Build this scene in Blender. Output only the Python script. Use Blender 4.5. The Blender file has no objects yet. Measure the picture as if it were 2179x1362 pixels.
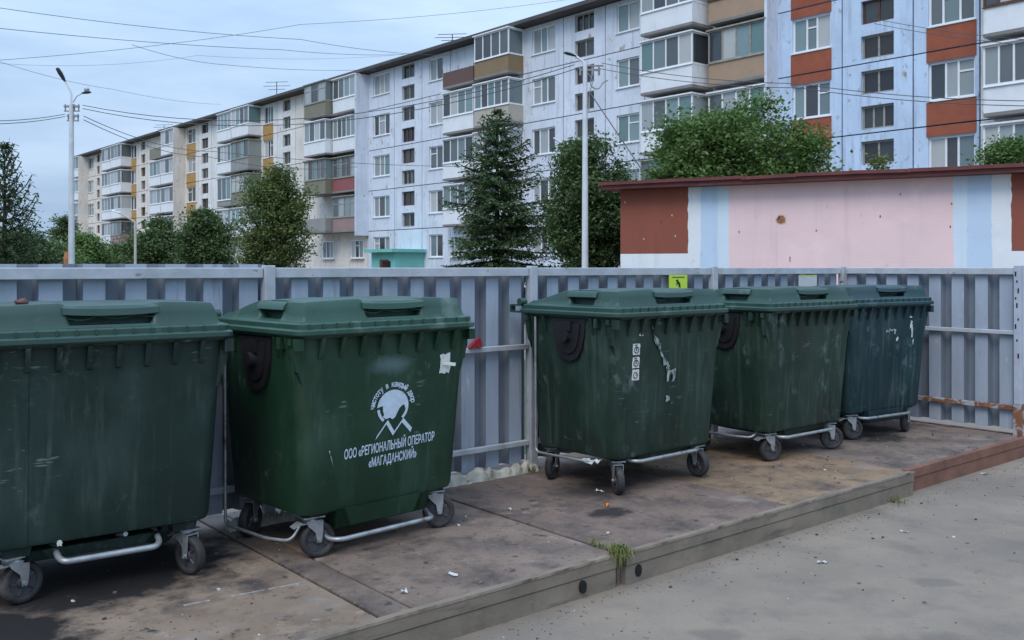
import bpy, math, random
import numpy as np
from mathutils import Vector, Matrix

random.seed(7)
SC = bpy.context.scene
COL = SC.collection
R = math.radians

# ------------------------------------------------------------------ camera
F_PX, CX, HY = 1994.0, 1089.5, 570.0          # focal length and horizon, in photograph pixels
PLAT = 0.18                                    # platform top
CAMZ = 1.6 + PLAT
cd = bpy.data.cameras.new('camera')
cd.sensor_width = 36.0
cd.lens = 36.0 * F_PX / 2179.0
cd.shift_y = -(681.0 - HY) / 2179.0
cd.clip_start = 0.05
cd.clip_end = 3000
cam = bpy.data.objects.new('camera', cd)
cam.location = (0, 0, CAMZ)
cam.rotation_euler = (R(90), 0, 0)
COL.objects.link(cam)
SC.camera = cam

# ------------------------------------------------------------------ sky and sun (overcast evening)
SUN_EL, SUN_AZ = R(52), R(200)                 # azimuth clockwise from +Y
W = bpy.data.worlds.new('World')
SC.world = W
W.use_nodes = True
nt = W.node_tree
nt.nodes.clear()
out = nt.nodes.new('ShaderNodeOutputWorld')
bg = nt.nodes.new('ShaderNodeBackground')
bg.inputs['Strength'].default_value = 0.12
sky = nt.nodes.new('ShaderNodeTexSky')
sky.sky_type = 'NISHITA'
sky.sun_disc = False
sky.sun_elevation = SUN_EL
sky.sun_rotation = SUN_AZ
sky.air_density = 1.0
sky.dust_density = 2.0
tc = nt.nodes.new('ShaderNodeTexCoord')
mp = nt.nodes.new('ShaderNodeMapping')
mp.inputs['Scale'].default_value = (1.0, 1.0, 4.6)
mp.inputs['Location'].default_value = (.35, .1, .2)
nz = nt.nodes.new('ShaderNodeTexNoise')
nz.inputs['Scale'].default_value = 2.1
nz.inputs['Detail'].default_value = 7
nz.inputs['Roughness'].default_value = 0.52
rp = nt.nodes.new('ShaderNodeValToRGB')       # cloud layer: grey blue to pale
rp.color_ramp.elements[0].position = 0.37
rp.color_ramp.elements[0].color = (2.1, 3.15, 4.75, 1)
rp.color_ramp.elements[1].position = 0.63
rp.color_ramp.elements[1].color = (3.7, 4.85, 6.4, 1)
mx = nt.nodes.new('ShaderNodeMix')
mx.data_type = 'RGBA'
mx.inputs[0].default_value = 0.95
nt.links.new(tc.outputs['Generated'], mp.inputs['Vector'])
nt.links.new(mp.outputs[0], nz.inputs['Vector'])
nt.links.new(nz.outputs['Fac'], rp.inputs[0])
nt.links.new(sky.outputs[0], mx.inputs[6])
sep = nt.nodes.new('ShaderNodeSeparateXYZ')          # overcast sky: brighter towards the zenith (CIE distribution)
nt.links.new(tc.outputs['Generated'], sep.inputs[0])
gr = nt.nodes.new('ShaderNodeMapRange')
gr.inputs[1].default_value = 0.0; gr.inputs[2].default_value = 1.0
gr.inputs[3].default_value = 0.92; gr.inputs[4].default_value = 2.7
nt.links.new(sep.outputs['Z'], gr.inputs[0])
ov = nt.nodes.new('ShaderNodeVectorMath'); ov.operation = 'SCALE'
nt.links.new(rp.outputs[0], ov.inputs[0]); nt.links.new(gr.outputs[0], ov.inputs['Scale'])
nt.links.new(ov.outputs[0], mx.inputs[7])
nt.links.new(mx.outputs[2], bg.inputs['Color'])
nt.links.new(bg.outputs[0], out.inputs[0])

sd = bpy.data.lights.new('sun', 'SUN')
sd.energy = 1.5
sd.angle = R(30)
sd.color = (1.0, 0.93, 0.84)
sun = bpy.data.objects.new('sun', sd)
_d = Vector((math.sin(SUN_AZ) * math.cos(SUN_EL), math.cos(SUN_AZ) * math.cos(SUN_EL), math.sin(SUN_EL)))
sun.rotation_euler = _d.to_track_quat('Z', 'Y').to_euler()
sun.location = (0, -5, 30)
COL.objects.link(sun)

vs = SC.view_settings
vs.view_transform = 'Standard'
vs.look = 'None'
vs.exposure = 0.2
vs.gamma = 1.0
SC.render.engine = 'CYCLES'
SC.cycles.max_bounces = 6
SC.cycles.use_denoising = True


# ------------------------------------------------------------------ helpers
def ray(px, py):
    return ((px - CX) / F_PX, (HY - py) / F_PX)

def gp(px, py, z=0.0):
    """point of the horizontal plane z seen at a photograph pixel"""
    kx, kz = ray(px, py)
    d = (z - CAMZ) / kz
    return Vector((kx * d, d, z))

def at(px, py, d):
    kx, kz = ray(px, py)
    return Vector((kx * d, d, CAMZ + kz * d))


class MB:
    def __init__(s):
        s.v = []; s.f = []; s.m = []
    def face(s, idx, m=0):
        s.f.append(tuple(idx)); s.m.append(m)
    def poly(s, pts, m=0):
        b = len(s.v); s.v += [tuple(p) for p in pts]
        s.face(range(b, b + len(pts)), m)
        return s
    def box(s, x0, x1, y0, y1, z0, z1, m=0, M=None):
        b = len(s.v)
        pts = [(x, y, z) for z in (z0, z1) for y in (y0, y1) for x in (x0, x1)]
        if M is not None:
            pts = [tuple(M @ Vector(p)) for p in pts]
        s.v += pts
        for q in ((0, 2, 3, 1), (4, 5, 7, 6), (0, 1, 5, 4), (2, 6, 7, 3), (0, 4, 6, 2), (1, 3, 7, 5)):
            s.face([b + i for i in q], m)
        return s
    def loft(s, rings, cap0=True, cap1=True, m=0):
        n = len(rings[0]); b = len(s.v)
        for r in rings:
            s.v += [tuple(p) for p in r]
        for k in range(len(rings) - 1):
            for i in range(n):
                j = (i + 1) % n
                s.face((b + k * n + i, b + k * n + j, b + (k + 1) * n + j, b + (k + 1) * n + i), m)
        if cap0: s.face([b + i for i in reversed(range(n))], m)
        if cap1: s.face([b + (len(rings) - 1) * n + i for i in range(n)], m)
        return s
    def tube(s, path, r, n=8, m=0, caps=True):
        path = [Vector(p) for p in path]
        rad = r if isinstance(r, (list, tuple)) else [r] * len(path)
        rings = []
        prev = None
        for i, p in enumerate(path):
            t = (path[min(i + 1, len(path) - 1)] - path[max(i - 1, 0)]).normalized()
            if prev is None:
                u = t.cross(Vector((0, 0, 1)))
                if u.length < 1e-3: u = t.cross(Vector((1, 0, 0)))
            else:
                u = prev - t * prev.dot(t)
            u.normalize(); prev = u
            w = t.cross(u)
            rings.append([p + (u * math.cos(a) + w * math.sin(a)) * rad[i] for a in [2 * math.pi * k / n for k in range(n)]])
        return s.loft(rings, caps, caps, m)
    def prism(s, pts2, axis, a0, a1, m=0):
        """extrude a 2-D outline along an axis ('x': pts are (y,z), 'y': (x,z), 'z': (x,y))"""
        def P(p, a):
            return {'x': (a, p[0], p[1]), 'y': (p[0], a, p[1]), 'z': (p[0], p[1], a)}[axis]
        return s.loft([[P(p, a0) for p in pts2], [P(p, a1) for p in pts2]], True, True, m)
    def mesh(s, name, mats, smooth=False):
        me = bpy.data.meshes.new(name)
        me.from_pydata(s.v, [], s.f)
        for x in (mats if isinstance(mats, (list, tuple)) else [mats]):
            me.materials.append(x)
        me.polygons.foreach_set('material_index', s.m)
        me.update()
        fix_normals(me)
        if smooth:
            me.polygons.foreach_set('use_smooth', [True] * len(me.polygons))
            me.set_sharp_from_angle(angle=R(smooth if smooth is not True else 40))
        return me
    def build(s, name, mats, parent=None, loc=(0, 0, 0), rot=(0, 0, 0), smooth=False):
        return link(name, s.mesh(name, mats, smooth), parent, loc, rot)


def fix_normals(me):
    import bmesh
    bm = bmesh.new(); bm.from_mesh(me)
    bmesh.ops.recalc_face_normals(bm, faces=bm.faces)
    bm.to_mesh(me); bm.free()

def link(name, data, parent=None, loc=(0, 0, 0), rot=(0, 0, 0), scale=(1, 1, 1)):
    o = bpy.data.objects.new(name, data)
    COL.objects.link(o)
    o.parent = parent
    o.location = loc; o.rotation_euler = rot; o.scale = scale
    return o

def tag(o, label=None, cat=None, group=None, kind=None):
    if label: o['label'] = label
    if cat: o['category'] = cat
    if group: o['group'] = group
    if kind: o['kind'] = kind
    return o

def empty(name, loc=(0, 0, 0), rz=0.0):
    o = link(name, None, None, loc, (0, 0, rz))
    o.empty_display_size = 0.2
    return o

def fillet(pts, r, n=5):
    """round the corners of an open path"""
    pts = [Vector(p) for p in pts]
    res = [pts[0]]
    for i in range(1, len(pts) - 1):
        a, b, c = pts[i - 1], pts[i], pts[i + 1]
        d1, d2 = (a - b), (c - b)
        q = min(r, d1.length * .45, d2.length * .45)
        p0, p1 = b + d1.normalized() * q, b + d2.normalized() * q
        for k in range(n + 1):
            t = k / n
            res.append(p0 * (1 - t) ** 2 + b * 2 * t * (1 - t) + p1 * t * t)
    res.append(pts[-1])
    return res


# ------------------------------------------------------------------ materials
def srgb(r, g, b):
    f = lambda c: (c / 255 / 12.92) if c / 255 <= 0.04045 else ((c / 255 + 0.055) / 1.055) ** 2.4
    return (f(r), f(g), f(b))

def mat(name, col, rough=0.6, var=0.15, scale=4.0, stains=(), bump=0.0, bscale=60.0, metal=0.0, coord='Object',
        rand=None, stretch=(1, 1, 1), spec=0.5, offs_random=False, detail=6):
    """principled material: base colour broken by noise, stains = [(colour, low, high, noise scale, stretch, roughness noise)]"""
    m = bpy.data.materials.new(name)
    m.use_nodes = True
    t = m.node_tree
    L = t.links.new
    b = t.nodes['Principled BSDF']
    b.inputs['Roughness'].default_value = rough
    b.inputs['Metallic'].default_value = metal
    b.inputs['Specular IOR Level'].default_value = spec
    c = t.nodes.new('ShaderNodeTexCoord')
    vec = c.outputs[coord]
    if offs_random:
        oi = t.nodes.new('ShaderNodeObjectInfo')
        sc_ = t.nodes.new('ShaderNodeMath'); sc_.operation = 'MULTIPLY'; sc_.inputs[1].default_value = 37.0
        L(oi.outputs['Random'], sc_.inputs[0])
        ad = t.nodes.new('ShaderNodeVectorMath'); ad.operation = 'ADD'
        L(vec, ad.inputs[0]); L(sc_.outputs[0], ad.inputs[1])
        vec = ad.outputs[0]
    def noise(sc, st=(1, 1, 1), det=detail, ro=0.62):
        mpn = t.nodes.new('ShaderNodeMapping'); mpn.inputs['Scale'].default_value = st
        L(vec, mpn.inputs['Vector'])
        n = t.nodes.new('ShaderNodeTexNoise')
        n.inputs['Scale'].default_value = sc; n.inputs['Detail'].default_value = det; n.inputs['Roughness'].default_value = ro
        L(mpn.outputs[0], n.inputs['Vector'])
        return n.outputs['Fac']
    def ramp(fac, lo, hi, c0, c1):
        r = t.nodes.new('ShaderNodeValToRGB')
        r.color_ramp.elements[0].position = lo; r.color_ramp.elements[1].position = hi
        r.color_ramp.elements[0].color = (*c0, 1); r.color_ramp.elements[1].color = (*c1, 1)
        L(fac, r.inputs[0])
        return r.outputs[0]
    base = ramp(noise(scale, stretch), 0.3, 0.7, [x * (1 - var) for x in col], [min(1, x * (1 + var)) for x in col])
    if rand:
        oi = t.nodes.new('ShaderNodeObjectInfo')
        rr_ = t.nodes.new('ShaderNodeValToRGB'); rr_.color_ramp.interpolation = 'CONSTANT'
        el = rr_.color_ramp.elements
        while len(el) < len(rand): el.new(0.5)
        for i, cc in enumerate(rand):
            el[i].position = i / len(rand); el[i].color = (*cc, 1)
        L(oi.outputs['Random'], rr_.inputs[0])
        mm = t.nodes.new('ShaderNodeMix'); mm.data_type = 'RGBA'; mm.blend_type = 'MULTIPLY'; mm.inputs[0].default_value = 1
        L(base, mm.inputs[6]); L(rr_.outputs[0], mm.inputs[7])
        base = mm.outputs[2]
    for (sc_col, lo, hi, ns, st, *patch) in stains:
        fac = ramp(noise(ns, st), lo, hi, (0, 0, 0), (1, 1, 1))
        if patch:                              # only inside patches of a coarser noise
            pf = ramp(noise(patch[0], patch[3] if len(patch) > 3 else (1, 1, 1), 3), patch[1], patch[2], (0, 0, 0), (1, 1, 1))
            mu = t.nodes.new('ShaderNodeMath'); mu.operation = 'MULTIPLY'
            L(fac, mu.inputs[0]); L(pf, mu.inputs[1]); fac = mu.outputs[0]
        mm = t.nodes.new('ShaderNodeMix'); mm.data_type = 'RGBA'
        L(fac, mm.inputs[0]); L(base, mm.inputs[6]); mm.inputs[7].default_value = (*sc_col, 1)
        base = mm.outputs[2]
    L(base, b.inputs['Base Color'])
    if bump:
        bn = t.nodes.new('ShaderNodeBump'); bn.inputs['Strength'].default_value = bump
        bn.inputs['Distance'].default_value = 0.01
        L(noise(bscale, (1, 1, 1), 4, 0.6), bn.inputs['Height'])
        L(bn.outputs[0], b.inputs['Normal'])
    return m

def add_zone(m, centre, radius, col, soft=0.35, nscale=3.0, amount=1.0):
    """a patch of colour with its own irregular outline, around a point in the object's coordinates"""
    t = m.node_tree; L = t.links.new
    b = t.nodes['Principled BSDF']
    src = b.inputs['Base Color'].links[0].from_socket
    c = t.nodes.new('ShaderNodeTexCoord')
    sub = t.nodes.new('ShaderNodeVectorMath'); sub.operation = 'SUBTRACT'; sub.inputs[1].default_value = centre
    L(c.outputs['Object'], sub.inputs[0])
    dv = t.nodes.new('ShaderNodeVectorMath'); dv.operation = 'DIVIDE'; dv.inputs[1].default_value = radius
    L(sub.outputs[0], dv.inputs[0])
    ln = t.nodes.new('ShaderNodeVectorMath'); ln.operation = 'LENGTH'
    L(dv.outputs[0], ln.inputs[0])
    n = t.nodes.new('ShaderNodeTexNoise'); n.inputs['Scale'].default_value = nscale; n.inputs['Detail'].default_value = 6
    n.inputs['Roughness'].default_value = 0.6
    L(c.outputs['Object'], n.inputs['Vector'])
    ml = t.nodes.new('ShaderNodeMath'); ml.operation = 'MULTIPLY_ADD'; ml.inputs[1].default_value = 1.6; 
    L(n.outputs['Fac'], ml.inputs[0]); 
    sb = t.nodes.new('ShaderNodeMath'); sb.operation = 'SUBTRACT'; sb.inputs[1].default_value = 0.8
    L(ln.outputs['Value'], ml.inputs[2]); L(ml.outputs[0], sb.inputs[0])
    r = t.nodes.new('ShaderNodeMapRange')
    r.inputs[1].default_value = 1.0 - soft; r.inputs[2].default_value = 1.0 + soft * .3
    r.inputs[3].default_value = amount; r.inputs[4].default_value = 0.0
    L(sb.outputs[0], r.inputs[0])
    mm = t.nodes.new('ShaderNodeMix'); mm.data_type = 'RGBA'
    L(r.outputs[0], mm.inputs[0]); L(src, mm.inputs[6]); mm.inputs[7].default_value = (*col, 1)
    L(mm.outputs[2], b.inputs['Base Color'])

GREENS = dict(
    old=(0.011, 0.028, 0.023), dark=(0.010, 0.028, 0.018), new=(0.010, 0.036, 0.018), blue=(0.005, 0.027, 0.034))
def bin_plastic(name, col, wear):
    pale, grey = (0.085, 0.115, 0.105), tuple(c * 1.6 + .018 for c in col)
    return mat(name, col, 0.50, 0.25, 2.2, spec=.32, bump=0.04, bscale=180, stretch=(1, 1, .6), offs_random=True, stains=[
        (grey, 0.50 - .04 * wear, 0.80, 1.8, (1.6, 1.6, .8)),                                    # soft fading
        (pale, 0.54 - .03 * wear, 0.78, 14.0, (1.6, 1.6, .10), 2.0, .46 - .04 * wear, .66),      # runs
        ((0.14, 0.19, 0.175), 0.58 - .02 * wear, 0.68, 11.0, (1, 1, .7), 1.7, .56 - .03 * wear, .68),   # scuffed patches
        ((0.11, 0.15, 0.14), 0.62, 0.66, 34.0, (.25, .25, 1.6), 2.4, .58 - .03 * wear, .66),     # side to side scrapes
        ((0.022, 0.021, 0.017), 0.54, 0.78, 1.5, (1, 1, .8)),
        ((0.060, 0.052, 0.040), 0.60, 0.80, 5.0, (1, 1, .25), 1.1, .5, .7)])
M = {}
M['bin_old'] = bin_plastic('bin_green_faded', GREENS['old'], 1.0)
M['bin_dark'] = bin_plastic('bin_green_dark', GREENS['dark'], 2.0)
M['bin_new'] = bin_plastic('bin_green_new', GREENS['new'], 0.0)
M['bin_blue'] = bin_plastic('bin_blue_green', GREENS['blue'], 1.8)
def lid_plastic(name, col):
    return mat(name, col, 0.48, 0.15, 5.0, bump=0.05, bscale=160, offs_random=True, stains=[
        ((0.14, 0.20, 0.18), 0.60, 0.85, 4.0, (1, 1, 1)), ((0.30, 0.36, 0.34), 0.70, 0.78, 18.0, (1, 1, 1))])
M['lid_green'] = lid_plastic('lid_green', (0.022, 0.060, 0.047))
M['lid_new'] = lid_plastic('lid_green_new', (0.022, 0.068, 0.047))
M['lid_blue'] = lid_plastic('lid_blue_green', (0.015, 0.048, 0.054))
M['black'] = mat('black_plastic', (0.012, 0.011, 0.013), 0.5, 0.3, 12, bump=.05)
M['galv'] = mat('galvanised_steel', (0.34, 0.36, 0.37), 0.42, 0.25, 14, metal=0.55, stains=[((0.12, 0.075, 0.05), 0.60, 0.72, 9, (1, 1, 1))], offs_random=True)
M['rubber'] = mat('rubber', (0.030, 0.028, 0.029), 0.75, 0.3, 10, stains=[((0.13, 0.11, 0.095), 0.55, 0.8, 7, (1, 1, 1))], bump=.1, offs_random=True)
M['hub'] = mat('wheel_hub', (0.05, 0.05, 0.055), 0.5, 0.2, 8)
M['print'] = mat('printed_white', (0.50, 0.60, 0.70), 0.6, 0.12, 30)
M['paper'] = mat('paper', (0.62, 0.64, 0.60), 0.8, 0.2, 40, stains=[((0.16, 0.17, 0.17), 0.60, 0.68, 120, (.4, 1, 1.6))])
M['tape'] = mat('torn_film', (0.30, 0.36, 0.35), 0.35, 0.5, 26, stains=[((.04, .07, .06), .5, .6, 40, (1, 1, .5))])
M['ink'] = mat('sticker_ink', (0.05, 0.03, 0.03), 0.6, 0.1)
M['sheet'] = mat('painted_sheet', (0.33, 0.378, 0.450), 0.55, 0.13, 1.6, bump=.03, bscale=40, metal=.0, offs_random=True, stretch=(3, 1, .5), stains=[
    ((0.45, 0.47, 0.50), 0.60, 0.72, 16, (1.5, 1, .5)), ((0.17, 0.14, 0.12), 0.66, 0.80, 7, (2.5, 1, .4)), ((0.10, 0.11, 0.14), 0.60, 0.85, 3, (4, 1, .3))])
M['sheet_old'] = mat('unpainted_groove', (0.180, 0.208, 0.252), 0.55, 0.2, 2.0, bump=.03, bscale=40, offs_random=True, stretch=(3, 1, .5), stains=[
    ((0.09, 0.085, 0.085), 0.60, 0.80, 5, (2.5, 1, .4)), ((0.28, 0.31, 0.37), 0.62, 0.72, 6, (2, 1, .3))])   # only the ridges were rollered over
M['frame_steel'] = mat('fence_frame', (0.41, 0.435, 0.47), 0.55, 0.2, 5, bump=.08, bscale=50, offs_random=True, stains=[
    ((0.50, 0.47, 0.44), 0.58, 0.75, 9, (.6, 1, 2)), ((0.17, 0.075, 0.035), 0.63, 0.70, 8, (.7, 1, 1.5))])
M['rust_frame'] = mat('rusty_frame', (0.20, 0.085, 0.04), 0.85, 0.35, 14, bump=.3, bscale=70, stains=[((0.36, 0.37, 0.40), 0.50, 0.56, 10, (1, 1, 1))])
M['post_end'] = mat('end_post_paint', (0.40, 0.43, 0.50), 0.6, 0.12, 6, stains=[((0.03, 0.03, 0.04), 0.68, 0.70, 26, (1, 1, 1))])


# ------------------------------------------------------------------ ground, platform
FX0 = Vector((0.113, 7.385))
FANG = math.atan2(.640, .768)                  # direction of the back fence
fence_loc = (FX0.x, FX0.y, PLAT)
def fpt(t, w, z=0.0):
    """platform coordinates: t along the fence, w towards the road"""
    return Vector((FX0.x + .768 * t + .640 * w, FX0.y + .640 * t - .768 * w, PLAT + z))

M['asphalt'] = mat('asphalt', (0.225, 0.185, 0.146), 0.92, 0.18, 0.9, bump=.22, bscale=55, coord='Object', stains=[
    ((0.145, 0.123, 0.105), 0.48, 0.74, 2.1, (1, 1, 1)), ((0.265, 0.212, 0.16), 0.52, 0.72, 1.2, (1, 1, 1)), ((.15, .126, .108), .50, .74, .4, (1, 1, 1)),
    ((0.06, 0.055, 0.052), 0.64, 0.72, 9.0, (1, 1, 1)), ((.27, .225, .178), .58, .72, 70, (1, 1, 1)), ((.12, .102, .088), .60, .72, 50, (1, 1, 1)), ((0.36, 0.33, 0.30), 0.70, 0.74, 32.0, (1, 1, 1))])
for (c, r_) in [((1.45, 3.9, 0), (.16, .1, .5)), ((1.0, 4.55, 0), (.13, .09, .5)), ((2.4, 5.3, 0), (.14, .09, .5)), ((2.0, 4.3, 0), (.5, .3, .5))]:
    add_zone(M['asphalt'], c, r_, (0.075, 0.070, 0.066), nscale=6, amount=.4)
g = MB()
S = 700
xs = [-S, -60, -20, -8, -3, 0, 3, 8, 20, 60, S]; ys = [-S, -40, -10, 0, 3, 6, 9, 14, 30, 80, S]
for i in range(len(xs) - 1):
    for j in range(len(ys) - 1):
        g.poly([(xs[i], ys[j], 0), (xs[i + 1], ys[j], 0), (xs[i + 1], ys[j + 1], 0), (xs[i], ys[j + 1], 0)])
tag(g.build('ground', M['asphalt']), 'grey brown worn asphalt ground with light grit and dark oil spots', kind='structure')
M['lawn'] = mat('lawn_grass', (0.05, 0.075, 0.025), 0.95, 0.4, 1.2, bump=.6, bscale=30)
g = MB()
a, b_, c_, d_ = fpt(-60, -1.2), fpt(7, -1.2), fpt(7, -130), fpt(-60, -130)
for p in (a, b_, c_, d_): p.z = .006
g.poly([a, b_, c_, d_])
tag(g.build('lawn', M['lawn']), 'strip of short grass behind the fence', kind='structure')

def slab_mat(name, col, dirt):
    return mat(name, col, 0.78, 0.22, 2.2, bump=.25, bscale=38, stains=[
        ((0.055, 0.043, 0.040), 0.47, 0.68, 3.2, (1, 1, 1)), (dirt, 0.52, 0.70, 1.5, (1, 1, 1)),
        ((0.035, 0.032, 0.034), 0.60, 0.68, 7.5, (1, 1, 1)), ((0.36, 0.30, 0.26), 0.62, 0.74, 7, (1, 1, 1)), ((.05, .04, .038), .60, .68, 28, (1, 1, 1)), ((.30, .25, .21), .62, .70, 42, (1, 1, 1)), ((.30, .24, .20), .57, .72, 1.6, (1, 1, 1))])
M['weld'] = mat('weld_bead', (0.26, 0.23, 0.22), .6, .5, 20)
plat = tag(empty('platform', fence_loc, FANG), 'low platform of stained slabs with a raised steel kerb along the road', kind='structure')
slabs = [(-5.4, -2.54, (0.23, 0.168, 0.122), (0.16, 0.105, 0.062)), (-2.525, -2.36, (0.16, 0.118, 0.094), (0.10, .075, .06)), (-2.345, -1.0, (0.195, 0.142, 0.112), (0.13, .10, .09)),
         (-0.985, 0.66, (0.18, 0.126, 0.10), (0.12, .09, .08)), (0.675, 2.30, (0.25, 0.165, 0.10), (0.28, .18, .10)), (2.315, 4.66, (0.19, 0.142, 0.115), (0.11, .08, .066))]
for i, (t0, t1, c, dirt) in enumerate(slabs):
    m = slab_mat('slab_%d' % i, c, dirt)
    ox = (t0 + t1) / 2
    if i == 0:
        add_zone(m, (-3.32 - ox, -.40, 0), (.78, .62, .5), (0.012, 0.009, 0.009), soft=.3, nscale=5.5)  # near-black ragged patches, below the first bin and to its front left
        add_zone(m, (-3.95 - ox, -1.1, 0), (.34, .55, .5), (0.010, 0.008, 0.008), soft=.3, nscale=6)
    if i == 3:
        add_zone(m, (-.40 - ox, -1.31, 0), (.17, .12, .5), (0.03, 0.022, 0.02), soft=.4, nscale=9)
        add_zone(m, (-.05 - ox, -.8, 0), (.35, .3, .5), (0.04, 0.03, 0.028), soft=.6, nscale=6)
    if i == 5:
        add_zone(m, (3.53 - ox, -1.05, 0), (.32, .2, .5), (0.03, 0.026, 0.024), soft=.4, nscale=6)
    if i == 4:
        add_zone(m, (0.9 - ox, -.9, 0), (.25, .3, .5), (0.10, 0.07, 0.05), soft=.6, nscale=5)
    mb = MB()
    z = [0, .002, 0, .004, .0, -.004][i]
    n = 4
    mb.box(t0 - ox, t1 - ox, -1.93 if i < 5 else -1.872, .3, -PLAT - .02, z - .001)
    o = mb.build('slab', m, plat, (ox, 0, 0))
    bv = o.modifiers.new('bevel', 'BEVEL'); bv.width = .008; bv.segments = 2
M['kerb_green'] = mat('kerb_steel_faded', (0.205, 0.168, 0.128), 0.8, 0.25, 3, bump=.2, bscale=60, stains=[((0.12, 0.122, 0.095), 0.54, 0.70, 2.2, (1, 1, 2)), ((.08, .062, .05), .58, .72, 4, (.5, 1, 3)), ((0.14, 0.095, 0.068), 0.56, 0.7, 5, (1, 1, 1)), ((0.2, 0.17, 0.14), .62, .7, 12, (1, 1, 2))])
M['kerb_brown'] = mat('kerb_steel_rust', (0.19, 0.088, 0.058), 0.85, 0.25, 4, bump=.2, bscale=60, stains=[((0.10, 0.058, 0.045), 0.5, 0.7, 5, (1, 1, 1)), ((0.22, 0.14, 0.10), 0.62, 0.76, 8, (1, 1, 2))])
M['kerb_lip'] = mat('kerb_lip_worn', (0.27, 0.21, 0.165), .7, .3, 6, stains=[((.12, .07, .05), .5, .65, 7, (1, 1, 1))])
M['hole'] = mat('drain_dark', (0.006, 0.006, 0.006), 0.9, 0)
for (t0, t1, m, dw) in [(-5.4, -1.03, 'kerb_green', -.01), (-.96, 2.30, 'kerb_green', .0), (2.31, 4.68, 'kerb_brown', -.06)]:
    mb = MB(); ox = (t0 + t1) / 2; L_ = (t1 - t0) / 2
    fr = -1.975 - dw
    # a steel channel: web set back between two thin flanges
    mb.box(-L_, L_, fr, fr + .045, -PLAT - .02, -.075)
    mb.box(-L_, L_, fr - .006, fr + .045, -.0725, .004)
    o = mb.build('kerb_beam', M[m], plat, (ox, 0, 0))
    bv = o.modifiers.new('bevel', 'BEVEL'); bv.width = .005; bv.segments = 2
    if t0 < 2:
        e_ = MB().box(-L_, L_, fr - .010, fr - .0075, -.006, .009).build('kerb_lip', M['kerb_lip'], plat, (ox, 0, 0))
mb = MB().box(4.682, 4.73, -1.90, .3, -PLAT, .0)
mb.build('kerb_beam', M['kerb_brown'], plat)
_w0, _w1 = gp(190, 1327, PLAT), gp(655, 1238, PLAT)
_d = _w1 - _w0
for u0, u1 in ((.40, .52), (.62, .78), (.80, 1.0)):
    a, b_ = _w0 + _d * u0, _w0 + _d * u1
    nn = Vector((-_d.y, _d.x, 0)).normalized() * .006
    up_ = Vector((0, 0, .004))
    inv = (Matrix.Translation(fence_loc) @ Matrix.Rotation(FANG, 4, 'Z')).inverted()
    MB().loft([[inv @ (p_ - nn), inv @ (p_ + nn), inv @ (p_ + nn * .5 + up_), inv @ (p_ - nn * .5 + up_)] for p_ in (a, b_)]).build('weld_seam', M['weld'], plat)
# drain slots in the kerb
for (px, py, w_) in [(1273, 1257, .022), (1380, 1217, .024)]:
    p = gp(px, py, .075)
    t = (Vector((p.x, p.y)) - FX0).dot(Vector((.768, .64)))
    pts = [(t + w_ * math.cos(q), -.115 + .035 * math.sin(q)) for q in [2 * math.pi * k / 14 for k in range(14)]]
    MB().prism(pts, 'y', -1.983, -1.95).build('drain_slot', M['hole'], plat)

# ------------------------------------------------------------------ corrugated fence
def sheet_mesh(x0, x1, z0, z1, pitch=.232, depth=.072, phase=0.0):
    """trapezoid profile; wide ridges face the road (-y)"""
    prof = [(0, 0), (.122, 0), (.138, depth), (.216, depth), (.232, 0)]
    pts = []
    k = math.floor((x0 - phase) / pitch) - 1
    while True:
        base = phase + k * pitch
        if base > x1: break
        for (u, y) in prof[:-1]:
            pts.append((base + u, y))
        k += 1
    c = []
    for i in range(len(pts) - 1):
        (xa, ya), (xb, yb) = pts[i], pts[i + 1]
        if xb <= x0 or xa >= x1: continue
        ta, tb = max(0, (x0 - xa) / (xb - xa)), min(1, (x1 - xa) / (xb - xa))
        p, q = (xa + (xb - xa) * ta, ya + (yb - ya) * ta), (xa + (xb - xa) * tb, ya + (yb - ya) * tb)
        if not c: c.append(p)
        c.append(q)
    mb = MB()
    th = .004
    outline = c + [(x, y + th) for x, y in reversed(c)]
    n = len(outline)
    mb.v += [(x, y, z0) for x, y in outline] + [(x, y, z1) for x, y in outline]
    for i in range(n):
        j = (i + 1) % n
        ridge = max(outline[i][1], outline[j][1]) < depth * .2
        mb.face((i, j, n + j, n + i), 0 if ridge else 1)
    h_ = len(c)
    for i in range(h_ - 1):
        mb.face((i, i + 1, n - 2 - i, n - 1 - i)); mb.face((n + i, n + i + 1, n + n - 2 - i, n + n - 1 - i))
    return mb

back = tag(empty('corrugated_fence', fence_loc, FANG), 'long grey blue corrugated metal fence behind the row of bins', 'fence')
posts = [-4.43, -2.18, .05, 2.32, 4.57]
edges = [-5.6] + posts
FT = 1.603
for i in range(len(edges) - 1):
    x0, x1 = edges[i] + .015, edges[i + 1] - .015
    rs = random.Random(60 + i)
    xm = x0 + (x1 - x0) * rs.uniform(.45, .55)
    ph = x0 + rs.uniform(-.09, .02)
    for q, (xa, xb) in enumerate(((x0 - .05, xm), (xm - .14, x1 + .045))):     # two lapped sheets to a bay, not quite in line
        mb = sheet_mesh(xa, xb, .055 + rs.uniform(0, .02), FT - .004 - rs.uniform(0, .008) + (.024 if i < 2 else 0), phase=ph, pitch=.232)
        mb.v = [(x + rs.gauss(0, .001), y + rs.gauss(0, .0012), z) for x, y, z in mb.v]
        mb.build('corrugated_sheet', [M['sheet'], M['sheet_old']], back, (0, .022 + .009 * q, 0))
    for (zc, hh) in [(FT - .035, .033), (.98, .02), (.225, .02)]:
        rl = MB().box(x0 + .025, x1 - .025, -.022, .016, zc - hh, zc + hh)
        o = rl.build('rail', M['frame_steel'], back)
        bv = o.modifiers.new('bevel', 'BEVEL'); bv.width = .004; bv.segments = 1
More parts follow.
